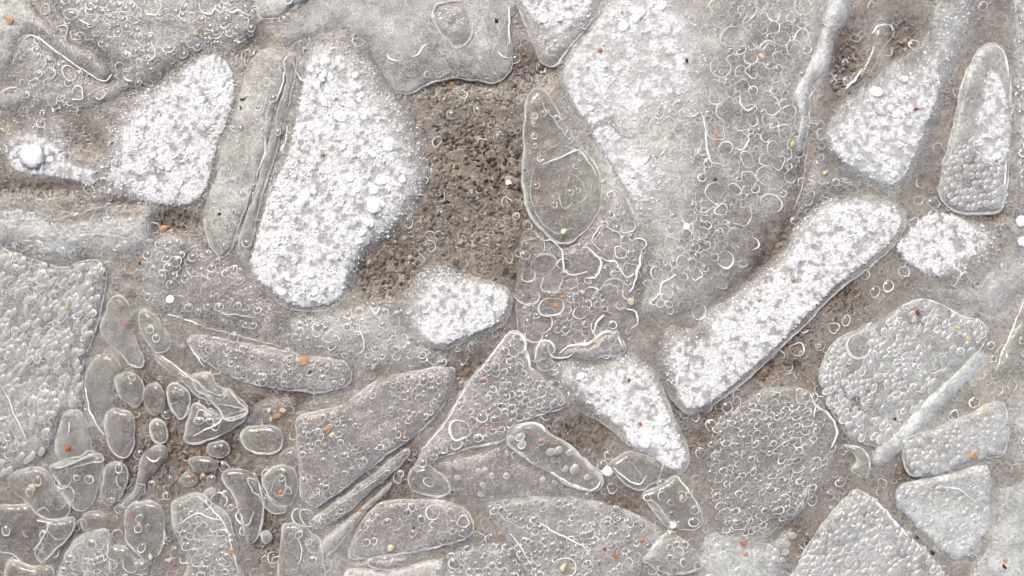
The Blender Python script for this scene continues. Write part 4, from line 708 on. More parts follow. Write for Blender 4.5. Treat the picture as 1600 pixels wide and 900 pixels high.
# unit shapes
_ph = (1 + 5 ** .5) / 2
ICO_V = np.array([(-1, _ph, 0), (1, _ph, 0), (-1, -_ph, 0), (1, -_ph, 0), (0, -1, _ph), (0, 1, _ph), (0, -1, -_ph), (0, 1, -_ph), (_ph, 0, -1), (_ph, 0, 1), (-_ph, 0, -1), (-_ph, 0, 1)], float)
ICO_V /= np.linalg.norm(ICO_V[0])
ICO_F = np.array([(0, 11, 5), (0, 5, 1), (0, 1, 7), (0, 7, 10), (0, 10, 11), (1, 5, 9), (5, 11, 4), (11, 10, 2), (10, 7, 6), (7, 1, 8), (3, 9, 4), (3, 4, 2), (3, 2, 6), (3, 6, 8), (3, 8, 9), (4, 9, 5), (2, 4, 11), (6, 2, 10), (8, 6, 7), (9, 8, 1)])


def subdivide(v, f):
    v = list(map(tuple, v)); c = {}; out = []
    def mid(a, b):
        k = (min(a, b), max(a, b))
        if k not in c:
            p = (np.array(v[a]) + np.array(v[b])) / 2; p /= np.linalg.norm(p)
            c[k] = len(v); v.append(tuple(p))
        return c[k]
    for a, b_, d in f:
        x, y, z = mid(a, b_), mid(b_, d), mid(d, a)
        out += [(a, x, z), (b_, y, x), (d, z, y), (x, y, z)]
    return np.array(v), np.array(out)


ICO1 = subdivide(ICO_V, ICO_F)
ICO2 = subdivide(*ICO1)


def lumps(x, y, z, r, jitter=.28, flat=.7, tone=None, base=(ICO_V, ICO_F)):
    """many small uneven grains as one mesh: returns vertices in photo units, faces, tone per vertex"""
    n = len(x); bv, bf = base; k = len(bv)
    a = RNG.uniform(0, 2 * np.pi, n); tilt = RNG.uniform(-.9, .9, n)
    ca, sa, ct, st = np.cos(a), np.sin(a), np.cos(tilt), np.sin(tilt)
    rr = r[:, None] * (1 + RNG.uniform(-jitter, jitter, (n, k)))
    sx = RNG.uniform(.8, 1.25, n)
    px = bv[None, :, 0] * rr * sx[:, None]; py = bv[None, :, 1] * rr / sx[:, None]; pz = bv[None, :, 2] * rr * flat
    py, pz = py * ct[:, None] - pz * st[:, None], py * st[:, None] + pz * ct[:, None]
    px, py = px * ca[:, None] - py * sa[:, None], px * sa[:, None] + py * ca[:, None]
    v = np.stack([px + x[:, None], py + y[:, None], pz + z[:, None]], -1).reshape(-1, 3)
    f = (bf[None] + (np.arange(n) * k)[:, None, None]).reshape(-1, 3)
    t = None if tone is None else np.repeat(tone, k)
    return v, f, t


n = 42000
x = RNG.uniform(-150, 1750, n); y = RNG.uniform(-150, 1050, n)
keep = RNG.random(n) < .22 + .25 * noise(x, y, 45, 5) + .75 * np.clip(-cloud(x, y) / .17, 0, 1)
x, y = x[keep], y[keep]; n = len(x)
r = RNG.uniform(1.8, 3.7, n) * (1 + (RNG.random(n) < .05) * RNG.uniform(.2, .6, n))
bare = np.clip(-cloud(x, y) / .17, 0, 1)
r = r * (1 + .12 * bare)
tone = np.clip(RNG.normal(.42, .15, n) - .05 * bare - .20 * np.exp(-((x - 700) / 40) ** 2 - ((y - 195) / 35) ** 2) - .22 * np.exp(-((x - 775) / 50) ** 2 - ((y - 275) / 50) ** 2) - .2 * np.exp(-((x - 590) / 30) ** 2 - ((y - 440) / 30) ** 2) - .2 * np.exp(-((x - 258) / 30) ** 2 - ((y - 350) / 22) ** 2) + (noise(x, y, 60, 9) - .5) * .45, 0, 1)
v, f, t_ = lumps(x, y, ground_z(x, y) + r * .35, r, .5, .8, tone=tone)
c_ = link('soil_crumbs', mesh('soil_crumbs', at(v[:, 0], v[:, 1], v[:, 2]), f, [M['crumb']], attrs={'tone': t_}, smooth=False))
tag(c_, 'brown and grey crumbs of soil under the clear ice', None, None, 'stuff')


def film_z(X, Y):
    return 8.5 - 7.2 * np.clip(-cloud(X, Y) / .2, 0, 1) * near(X, Y) + ((fbm(X, Y, 55, 11) - .5) * 3 + (noise(X, Y, 13, 12) - .5) * 1.4) * near(X, Y)


v, f, X, Y = sheet(axis(-220, 1820, 5, FAR), axis(-220, 1120, 5, FAR), film_z)
inside_view = (X > -60) & (X < 1660) & (Y > -60) & (Y < 960)
milk = np.clip(.20 + np.where(inside_view, cloud(X, Y) * 1.25, (fbm(X, Y, 160, 31) - .5) * .4) + (fbm(X, Y, 45, 13) - .5) * .22, .02, .9)
ice = link('ice_sheet', mesh('ice_sheet', v, f, [M['film']], attrs={'milk': milk}))
tag(ice, 'thin sheet of clear to milky ice that binds the fragments together', None, None, 'structure')


# ------------------------------------------------------------------ bubble shapes (unit size, shared)
def ring_shape(seed, kind, segs=14, sides=4):
    wide = kind == 'wide'
    kind = 'arc' if wide else kind
    q = np.random.default_rng(seed)
    th = np.linspace(0, 2 * np.pi, segs, endpoint=False)
    amp = {'ring': .08, 'pellet': .06, 'arc': .16, 'loop': .10}[kind]
    rr = 1 + sum(q.normal(0, amp / k ** .6) * np.cos(k * th + q.uniform(0, 6.28)) for k in (2, 3, 4, 5))
    th0 = q.uniform(0, 6.28)
    lo, hi = {'ring': (.07, .27), 'pellet': (.05, .16), 'arc': (.0, .21), 'loop': (.02, .17)}[kind]
    tk = lo + (hi - lo) * (.5 + .5 * np.cos(th - th0)) ** q.uniform(.7, 2.0)  # thicker on one side, shaping the bright arc of reflected light
    tk = tk * q.uniform(.75, 1.25, segs)
    path = np.stack([np.cos(th) * rr, np.sin(th) * rr], -1)
    if kind == 'arc':
        gap = q.uniform(.0, .42)
        k0 = int(segs * gap)
        path = np.roll(path, -int(th0 / 6.2832 * segs) - k0 // 2 - segs // 2, 0)[k0:]
        m_ = len(path)
        tk = ((.05 + .12 * np.sin(np.linspace(0, np.pi, m_)) ** .7) * q.uniform(.7, 1.3, m_)) * (.55 if wide else 1)
        if k0:
            tk[0] = tk[-1] = .02
        v, f = tube(path, tk, .1, k0 == 0, .9, sides)
    else:
        v, f = tube(path, tk, .08, True, .9, sides)
    # the domed skin of the bubble
    h = {'ring': .55, 'pellet': .62, 'arc': .16, 'loop': .16}[kind]
    full = np.stack([np.cos(th) * rr, np.sin(th) * rr], -1)
    lv = [np.column_stack([full, np.zeros(segs)]), np.column_stack([full * .72, np.full(segs, h * .68)]), np.column_stack([full * .36, np.full(segs, h * .94)]), [(0, 0, h)]]
    dv = np.concatenate(lv); o = len(v)
    i = np.arange(segs); j = (i + 1) % segs
    df = [np.stack([i + a * segs, j + a * segs, j + (a + 1) * segs, i + (a + 1) * segs], -1) for a in (0, 1)]
    tri = np.stack([i + 2 * segs, j + 2 * segs, np.full(segs, 3 * segs)], -1)
    if kind in ('arc', 'loop'):
        ft = np.concatenate([f[:, [0, 1, 2]], f[:, [0, 2, 3]]])
        return v, ft, np.zeros(len(ft))
    fq = np.concatenate([f, np.concatenate(df) + o])
    ft = np.concatenate([fq[:, [0, 1, 2]], fq[:, [0, 2, 3]], tri + o])
    mi = np.concatenate([np.zeros(len(f)), np.ones(2 * segs)])
    return np.concatenate([v, dv]), ft, np.concatenate([mi, mi, np.ones(segs)])


SHAPES = {}
for kind, ns in (('ring', 12), ('arc', 14), ('pellet', 5), ('loop', 6), ('wide', 10)):
    for s_ in range(ns):
        v, f, mi = ring_shape(100 + s_ * 7 + len(kind), kind, 18 if kind in ('arc', 'loop', 'wide') else 12)
        v1 = v * np.array([1, -1, 1]); f1 = f[:, ::-1]
        for b_ in range(3):
            for milky in (0, 1):
                SHAPES[kind, s_, b_, milky] = mesh('air_bubble', v1 * S, f1, [M['ring%d' % b_], M['dome_milk' if milky else 'dome']], mi)
TINY = []
for k in range(6):
    v, f, mi = ring_shape(900 + k, 'ring', 8, 3)
    TINY.append((v[:24], f[mi == 0], mi[mi == 0]))     # the white glint walls only
COUNT = {'ring': 12, 'arc': 14, 'pellet': 5, 'loop': 6, 'wide': 10}


def bubble_part(parent, origin, x, y, z, r, kind, bright, milky, ang, stretch):
    o = bpy.data.objects.new('air_bubble', SHAPES[kind, random.randrange(COUNT[kind]), bright, milky])
    COL.objects.link(o)
    o.parent = parent
    o.location = Vector(at(x, y, z)) - Vector(origin)
    q = r * (H - z) / H
    o.rotation_euler = (0, 0, ang)
    hz = min(r, 8) * .55
    o.scale = (q * stretch ** .5, q / stretch ** .5, hz)
    return o


def tiny_bubbles(x, y, z, r):
    """thousands of air specks as one mesh (photo units)"""
    V, F, I = [], [], []; o = 0
    for k in range(len(x)):
        v, f, mi = TINY[k % 6]
        a = RNG.uniform(0, 6.28); st = RNG.uniform(.85, 1.2)
        ca, sa = math.cos(a), math.sin(a)
        px, py = v[:, 0] * st * r[k], v[:, 1] / st * r[k]
        V.append(np.stack([x[k] + px * ca - py * sa, y[k] + px * sa + py * ca, z[k] + v[:, 2] * r[k] * .6], -1))
        F.append(f[:, ::-1] + o); I.append(mi); o += len(v)
    return np.concatenate(V), np.concatenate(F), np.concatenate(I)


def scatter(poly, rmin, rmax, cover, keep_off=3.0, grid=None):
    """dart throwing inside an outline; returns x, y, r"""
    poly = np.asarray(poly)
    vis = poly.copy()
    x0, y0 = np.maximum(vis.min(0), (-40, -40)); x1, y1 = np.minimum(vis.max(0), (1640, 940))
    A = min(area(poly), (x1 - x0) * (y1 - y0))
    want = cover * A; tries = int(6 * want / (math.pi * ((rmin + rmax) / 2) ** 2)) + 40
    X = RNG.uniform(x0, x1, tries); Y = RNG.uniform(y0, y1, tries)
    R = rmin + (rmax - rmin) * RNG.random(tries) ** 1.7
    ok = inside(poly, X, Y)
    X, Y, R = X[ok], Y[ok], R[ok]
    if len(X) == 0:
        return X, Y, R
    D = edge_dist(poly, X, Y)
    ok = D > np.minimum(R * .8, keep_off + 2)
    X, Y, R = X[ok], Y[ok], R[ok]
    grid = {} if grid is None else grid
    got = []; sm = 0; cs = 12.0
    for k in range(len(X)):
        x, y, r = X[k], Y[k], R[k]
        cx, cy = int(x // cs), int(y // cs); bad = False; w_ = 2 if r < 10 else 3
        for i in range(cx - w_, cx + w_ + 1):
            for j in range(cy - w_, cy + w_ + 1):
                for (a, b_, q) in grid.get((i, j), ()):
                    if (a - x) ** 2 + (b_ - y) ** 2 < ((q + r) * .92) ** 2:
                        bad = True; break
                if bad: break
            if bad: break
        if bad: continue
        grid.setdefault((cx, cy), []).append((x, y, r)); got.append(k); sm += math.pi * r * r
        if sm > want: break
    return X[got], Y[got], R[got]


def pack(poly, rmin, rmax, cover, ang, stretch, grid):
    """cells packed shoulder to shoulder"""
    rm = rmin + (rmax - rmin) * .42
    sp = 2 * rm * .97
    poly = np.asarray(poly)
    x0, y0 = np.maximum(poly.min(0), (-40, -40)); x1, y1 = np.minimum(poly.max(0), (1640, 940))
    c = np.array([(x0 + x1) / 2, (y0 + y1) / 2]); R = np.hypot(x1 - x0, y1 - y0) / 2
    k = stretch ** .5
    u, v = np.meshgrid(np.arange(-R / k, R / k, sp), np.arange(-R * k, R * k, sp * .87))
    u = u + (np.arange(u.shape[0]) % 2)[:, None] * sp / 2
    u = u.ravel() + RNG.uniform(-.24, .24, u.size) * sp; v = v.ravel() + RNG.uniform(-.24, .24, v.size) * sp
    a = math.radians(-ang)
    X = c[0] + (u * k) * math.cos(a) - (v / k) * math.sin(a); Y = c[1] + (u * k) * math.sin(a) + (v / k) * math.cos(a)
    X = X + (noise(X, Y, 45, 81) - .5) * 26; Y = Y + (noise(X, Y, 45, 82) - .5) * 26
    r = rm * RNG.uniform(.72, 1.12, len(X)) * (.85 + .3 * noise(X, Y, 60, 84))
    big = RNG.random(len(X)) < .08
    r = np.where(big, r * RNG.uniform(1.1, 1.45, len(X)), r)
    ok = inside(poly, X, Y) & (RNG.random(len(X)) < cover / .66 * (.72 + .9 * noise(X, Y, 30, 83)))
    X, Y, r = X[ok], Y[ok], r[ok]
    if len(X):
        ok = edge_dist(poly, X, Y) > r * .75
        for i, (x, y, q) in enumerate(zip(X, Y, r)):
            cx, cy = int(x // 12), int(y // 12)
            for a_ in range(cx - 2, cx + 3):
                for b_ in range(cy - 2, cy + 3):
                    for (gx, gy, gr) in grid.get((a_, b_), ()):
                        if (gx - x) ** 2 + (gy - y) ** 2 < (gr + q * .6) ** 2: ok[i] = False
        X, Y, r = X[ok], Y[ok], r[ok]
        for x, y, q in zip(X, Y, r):
            grid.setdefault((int(x // 12), int(y // 12)), []).append((x, y, q))
    return X, Y, r


# ------------------------------------------------------------------ the ice fragments
THICK = 3.4
OUT = {}


def z_base(layer):
    return 10.2 + 1.5 * (layer - 1)


def relief(x, y, seed):
    return (fbm(x, y, 42, seed) - .5) * 3.0 + (noise(x, y, 12, seed + 1) - .5) * 1.6 + (noise(x, y, 6, seed + 2) - .5) * .6


def fade(fr, x, y):
    """1 where a fragment ends in a clear edge, 0 on the side where it melts into the sheet"""
    if fr['key'] in ('band', 'ridgestrip'):
        return np.full(np.shape(x), .65)
    if fr['key'] in SOFT:
        return np.full(np.shape(x), .3)
    if fr['key'] not in FADE:
        return np.ones(np.shape(x))
    f = np.array(FADE[fr['key']], float); f /= np.hypot(*f)
    c = fr['line'].mean(0); s = np.hypot(*(fr['line'] - c).T).mean()
    return np.clip(1.0 - 1.6 * (((x - c[0]) * f[0] + (y - c[1]) * f[1]) / s + .15), 0, 1)


def top_z(fr, x, y, d=None):
    if d is None:
        d = edge_dist(fr['line'], x, y)
    return z_base(fr['layer']) + THICK - (5.6 + 1.5 * (fr['layer'] - 1)) * np.exp(-d / (3.2 + 12 * (1 - fade(fr, x, y)))) + relief(x, y, fr['seed']) * (1 - np.exp(-d / 6.0)) - (1 - fade(fr, x, y)) * 3.0 * np.exp(-d / 14.0)


def slab_mesh(fr):
    line = fr['line']; A = fr['area']
    st = 4.0 if A < 12000 else (5.0 if A < 50000 else 6.0)
    x0, y0 = line.min(0); x1, y1 = line.max(0)
    xs = np.arange(x0, x1, st); ys = np.arange(y0, y1, st * .87)
    X, Y = np.meshgrid(xs, ys); X = X + (np.arange(len(ys)) % 2)[:, None] * st / 2
    X, Y = X.ravel(), Y.ravel()
    X = X + RNG.uniform(-.5, .5, len(X)); Y = Y + RNG.uniform(-.5, .5, len(Y))
    ok = inside(line, X, Y); X, Y = X[ok], Y[ok]
    D = edge_dist(line, X, Y); ok = D > st * .45; X, Y = X[ok], Y[ok]
    pts = np.concatenate([line, np.stack([X, Y], -1)])
    nb = len(line)
    vv, ee, ff, *_ = delaunay_2d_cdt([Vector(p) for p in pts], [], [list(range(nb))], 1, 1e-4)
    v2 = np.array([(p.x, p.y) for p in vv]); tri = np.array([q for q in ff if len(q) == 3])
    a = v2[tri]
    cr = (a[:, 1, 0] - a[:, 0, 0]) * (a[:, 2, 1] - a[:, 0, 1]) - (a[:, 1, 1] - a[:, 0, 1]) * (a[:, 2, 0] - a[:, 0, 0])
    tri = np.where((cr > 0)[:, None], tri[:, ::-1], tri)          # photo y points down
    d = edge_dist(line, v2[:, 0], v2[:, 1])
    zt = top_z(fr, v2[:, 0], v2[:, 1], d)
    zb = np.full(len(v2), 3.0)
    milk = fr['milk'] * {'ice_clear': .34, 'ice_cool': .98, 'ice_rose': .62}.get(fr['mat'], .80) * (1 + (fbm(v2[:, 0], v2[:, 1], 50, fr['seed'] + 5) - .5) * 1.0) + cloud(v2[:, 0], v2[:, 1]) * (.2 if fr['mat'] == 'ice_clear' else .45)
    fd = fade(fr, v2[:, 0], v2[:, 1])
    milk = milk * (1 - (1 - fd) * np.exp(-d / 16.0))
    milk = np.clip(milk + fd * fr['edge'] * (1.5 if fr['mat'] == 'ice_clear' else 1.2) * np.exp(-d / (3.8 if fr['mat'] == 'ice_clear' else 4.5)) * (.5 + noise(v2[:, 0], v2[:, 1], 25, fr['seed'] + 8)), .03, .93)
    n = len(v2)
    V = np.concatenate([np.column_stack([v2, zt]), np.column_stack([v2, zb])])
    # side wall along the outline
    i = np.arange(nb); j = (i + 1) % nb
    la = line; sgn = np.sum(la[:, 0] * np.roll(la[:, 1], -1) - np.roll(la[:, 0], -1) * la[:, 1])
    side = np.concatenate([np.stack([i, j, j + n], -1), np.stack([i, j + n, i + n], -1)])
    if sgn < 0:
        side = side[:, ::-1]
    F = np.concatenate([tri, side])
    mi = np.concatenate([np.zeros(len(tri)), np.ones(len(side))])
    return V, F, mi, np.concatenate([milk, milk])


FR = {}
NEAT = {}
for i_, fr in enumerate(P):
    FR[fr['key']] = fr
    fr['seed'] = 20 + i_ * 3
    line = smooth_closed(fr['poly'], 4.0)
    jig = (noise(line[:, 0], line[:, 1], 11, fr['seed']) - .5) * 3.0
    jig2 = (noise(line[:, 0], line[:, 1], 11, fr['seed'] + 1) - .5) * 3.0
    fr['line'] = line = line + np.stack([jig, jig2], -1)
    fr['area'] = area(line)
    fr['grid'] = {}
    cx, cy = np.clip(line.mean(0), (-20, -20), (1620, 920))
    org = at(cx, cy, z_base(fr['layer']) - 1.0); fr['origin'] = org
    V, F, mi, mk = slab_mesh(fr)
    o = link(fr['name'], mesh(fr['name'], put(V, org), F, [M[fr['mat']], M['under']], mi, {'milk': mk}), None, org)
    tag(o, fr['label'], fr['cat'], 'ice pieces frozen together in the sheet', 'thing')
    fr['obj'] = o
def surface_many(x, y):
    z = film_z(x, y)
    for fr in P:
        lo, hi = fr['line'].min(0), fr['line'].max(0)
        k = (x > lo[0]) & (x < hi[0]) & (y > lo[1]) & (y < hi[1])
        if k.any():
            k[k] = inside(fr['line'], x[k], y[k])
            if k.any():
                z[k] = np.maximum(z[k], top_z(fr, x[k], y[k]))
    return z


# frosted rims, thick here and thin there, lying on whatever ice is uppermost
for fr in P:
    line, org, o = fr['line'], fr['origin'], fr['obj']
    if fr['rim'] > 0:
        k = noise(line[:, 0], line[:, 1], 38, fr['seed'] + 4); k2 = noise(line[:, 0], line[:, 1], 9, fr['seed'] + 6)
        rad = fade(fr, line[:, 0], line[:, 1]) * fr['rim'] * (.4 + 2.8 * np.clip((k - .22) * 1.5, 0, 1) * (.6 + .8 * k2)) * 1.15 + .12
        inner = line + (line.mean(0) - line) * .004
        z = surface_many(inner[:, 0].copy(), inner[:, 1].copy())
        z = (np.roll(z, 1) + z + np.roll(z, -1) + np.roll(z, 2) + np.roll(z, -2)) / 5
        v, f = tube(line, rad, z + rad * .2 + .4, True, .75, 6)
        link('rim', mesh('rim', put(v, org), f[:, ::-1], [M['rim' if fr['rim'] >= .6 else 'rim_soft']]), o)

# lines frozen in or standing on a fragment
for key, pts, rad in RIDGES:
    fr = FR[key]
    p = smooth_open(pts, 3.0)
    p = p + np.stack([noise(p[:, 0], p[:, 1], 7, 61) - .5, noise(p[:, 0], p[:, 1], 7, 62) - .5], -1) * 2.6
    k = np.linspace(0, 1, len(p))
    rr = rad * (.25 + .85 * np.sin(np.pi * np.clip(k, .03, .97)) ** .5) * (.65 + .7 * noise(p[:, 0], p[:, 1], 10, 63))
    v, f = tube(p, rr, np.maximum(top_z(fr, p[:, 0], p[:, 1]), surface_many(p[:, 0].copy(), p[:, 1].copy())) + rr * .15, False, .7, 6)
    link('frozen_ridge', mesh('frozen_ridge', put(v, fr['origin']), f[:, ::-1], [M['ring0' if rad > 1.5 and not (key == 'great' and rad < 2.1) else 'rim']]), fr['obj'])

# bubbles singled out in the photograph first, then those that fill each fragment
for key, x, y, r, kind in BUBBLES:
    fr = FR[key]
    z = float(top_z(fr, np.array([x]), np.array([y]))[0])
    bubble_part(fr['obj'], fr['origin'], x, y, z, r, 'loop' if kind == 'ring' and r >= 7 else ('wide' if kind == 'arc' and r > 10 else kind), random.choice((0, 0, 1)), 0, random.uniform(0, 6.28), 1.05)
    g_ = fr['grid']
    g_.setdefault((int(x // 12), int(y // 12)), []).append((x, y, r * .9))

GREAT = FR['great']
ZONES = [  # the largest slab is not the same all over: sub-outline, textures
    ([(1100, -60), (1290, -60), (1272, 90), (1262, 145), (1254, 250), (1230, 320), (1160, 330), (1120, 260), (1100, 180), (1120, 110)], (ARCS, ARCS_SMALL, FINE)),
    ([(1000, 160), (1096, 176), (1112, 255), (1150, 340), (1200, 380), (1150, 436), (1060, 490), (1005, 490), (1008, 400), (1040, 300), (980, 220)], (('arc', 8, 15, .2, (.36, .4, .24), False, 0, 1.2), ('mix', 4, 8.5, .6, (.3, .42, .28), False, 0, 1.2), FINE)),
    ([(880, 120), (950, 0), (1100, -40), (1120, 110), (1098, 172), (1000, 160), (980, 260), (1040, 290), (1006, 380), (960, 270)], (('mix', 3.5, 8, .52, (.14, .46, .4), False, 0, 1.2), FINE)),
]


def fill(fr, poly, specs):
    n_parts = sum(1 for c in fr['obj'].children if c.name.startswith('air_bubble'))
    tx, ty, tr = [], [], []
    for kind, rmin, rmax, cover, shares, milky, ang, stretch in specs:
        X, Y, R = pack(poly, rmin, rmax, cover, ang, stretch, fr['grid']) if cover >= .5 and kind != 'arc' else scatter(poly, rmin, rmax, cover, grid=fr['grid'])
        if not len(X):
            continue
        Z = top_z(fr, X, Y)
        mix = kind == 'mix'
        for x, y, z, r in sorted(zip(X, Y, Z, R), key=lambda q: -q[3]):
            if mix:
                kind = random.choice(('ring', 'ring', 'loop', 'arc'))
            if r >= 4.4 and n_parts < 300:
                b_ = random.choices((0, 1, 2), shares)[0]
                bubble_part(fr['obj'], fr['origin'], x, y, z - .3, r, kind if kind != 'arc' else ('loop' if random.random() < .72 else ('wide' if r > 10 else 'arc')), b_, int(milky), math.radians(ang if stretch > 1.22 else random.uniform(0, 360)) + random.gauss(0, .35), stretch * random.uniform(.85, 1.15))
                n_parts += 1
            else:
                tx.append(x); ty.append(y); tr.append(r)
    return tx, ty, tr


def specks(fr, tx, ty, tr, rings):
    if not tx:
        return
    x, y, r = map(np.array, (tx, ty, tr))
    v, f, mi = tiny_bubbles(x, y, top_z(fr, x, y) - .3, r)
    # wall glints of three strengths
    which = RNG.choice(3, len(x), p=rings); per = len(v) // len(x) if len(x) else 1
    cnt = [len(TINY[k % 6][1]) for k in range(len(x))]
    wf = np.repeat(which, cnt)
    mi = np.where(mi == 0, wf, 3)
    o = link('tiny_air_bubbles', mesh('tiny_air_bubbles', put(v, fr['origin']), f, [M['ring0'], M['ring1'], M['ring2'], M['dome']], mi), fr['obj'])
    o['kind'] = 'stuff'


PEARLS = np.array([(1478, 245), (1520, 205), (1560, 225), (1574, 262), (1568, 310), (1558, 326), (1520, 330), (1486, 322), (1472, 300)], float)
for fr in P:
    if fr['key'] == 'tall':                 # round bubbles at its foot only
        specks(fr, *fill(fr, PEARLS, (PELLETS, FINE)), (.26, .46, .28))
        continue
    if fr['key'] == 'great':
        T = [[], [], []]
        for poly, sp in ZONES:
            for a, b_ in zip(T, fill(fr, np.array(poly, float), sp)):
                a.extend(b_)
        ok = inside(fr['line'], np.array(T[0]), np.array(T[1]))
        T = [list(np.array(q)[ok]) for q in T]
    else:
        T = fill(fr, fr['line'], fr['tex'])
    specks(fr, *T, (.26, .46, .28))

# specks of air in the sheet itself
sx, sy, sr = scatter(np.array([(-120, -120), (1720, -120), (1720, 1020), (-120, 1020)], float), 2.0, 5.2, .26)
ok = RNG.random(len(sx)) > .75 * np.clip(-cloud(sx, sy) / .15, 0, 1)
sx, sy, sr = sx[ok], sy[ok], sr[ok]
v, f, mi = tiny_bubbles(sx, sy, film_z(sx, sy) + 2.5, sr)
which = RNG.choice(3, len(sx), p=(.06, .34, .60)); cnt = [len(TINY[k % 6][1]) for k in range(len(sx))]
mi = np.where(mi == 0, np.repeat(which, cnt), 3)
o = link('tiny_air_bubbles', mesh('tiny_air_bubbles', at(v[:, 0], v[:, 1], v[:, 2]), f, [M['ring0'], M['ring1'], M['ring2'], M['dome']], mi), ice)
o['kind'] = 'stuff'


taken = np.zeros((1020, 1720), bool)        # where fragments lie
for fr in P:
    lo = np.clip(np.floor(fr['line'].min(0)).astype(int), (-60, -60), (1660, 960)); hi = np.clip(np.ceil(fr['line'].max(0)).astype(int), (-60, -60), (1660, 960))
    gx, gy = np.meshgrid(np.arange(lo[0], hi[0], 3), np.arange(lo[1], hi[1], 3))
    m_ = inside(fr['line'], gx, gy)
    for i in range(3):
        for j in range(3):
            yy, xx = np.minimum(gy[m_] + 60 + i, 1019), np.minimum(gx[m_] + 60 + j, 1719)
            taken[yy, xx] = True
gx, gy, gr = scatter(np.array([(-60, -60), (1659, -60), (1659, 959), (-60, 959)], float), 4.4, 8.5, .30)
free = ~taken[(gy + 60).astype(int), (gx + 60).astype(int)] & (RNG.random(len(gx)) < .35 + 2.2 * (cloud(gx, gy) + .22))
gx, gy, gr = gx[free], gy[free], gr[free]
for k in range(46):
    x, y = random.choice(((random.uniform(200, 470), random.uniform(600, 895)), (random.uniform(0, 200), random.uniform(725, 895)), (random.uniform(380, 660), random.uniform(780, 895)), (random.uniform(1090, 1330), random.uniform(480, 640))))
    SHEET_BUBBLES.append((x, y, random.uniform(7, 14)))
zz = film_z(gx, gy)
for x, y, r in SHEET_BUBBLES:
    bubble_part(ice, (0, 0, 0), x, y, float(film_z(np.array([x]), np.array([y]))[0]) + 1.5, r, 'loop' if r > 6.5 else 'ring', random.choice((0, 1)), 0, random.uniform(0, 6.28), 1.1)
for k in np.argsort(-gr)[:220]:
    bubble_part(ice, (0, 0, 0), gx[k], gy[k], zz[k], gr[k], random.choice(('arc', 'arc', 'ring')), random.choices((0, 1, 2), (.12, .44, .44))[0], 0, random.uniform(0, 6.28), random.uniform(1.0, 1.4))


def surface(x, y):
    """height of the ice at one point, and the fragment it belongs to"""
    z = float(film_z(np.array([x]), np.array([y]))[0]); best = None
    for fr in P:
        if inside(fr['line'], np.array([x]), np.array([y]))[0]:
            q = float(top_z(fr, np.array([x]), np.array([y]))[0])
            if q > z:
                z, best = q, fr
    return z


# ------------------------------------------------------------------ snow
CLUMPS = []
for s_ in range(7):
    q = np.random.default_rng(500 + s_)
    bv, bf = ICO2
    d_ = 1 + sum(q.normal(0, .15) * np.cos(k * (bv @ q.normal(0, 1, 3)) + q.uniform(0, 6)) for k in (2, 3, 3, 5, 6))
    CLUMPS.append(mesh('snow_clump', bv * d_[:, None] * np.array([1, 1, .45]) * S, bf, [M['snow']]))

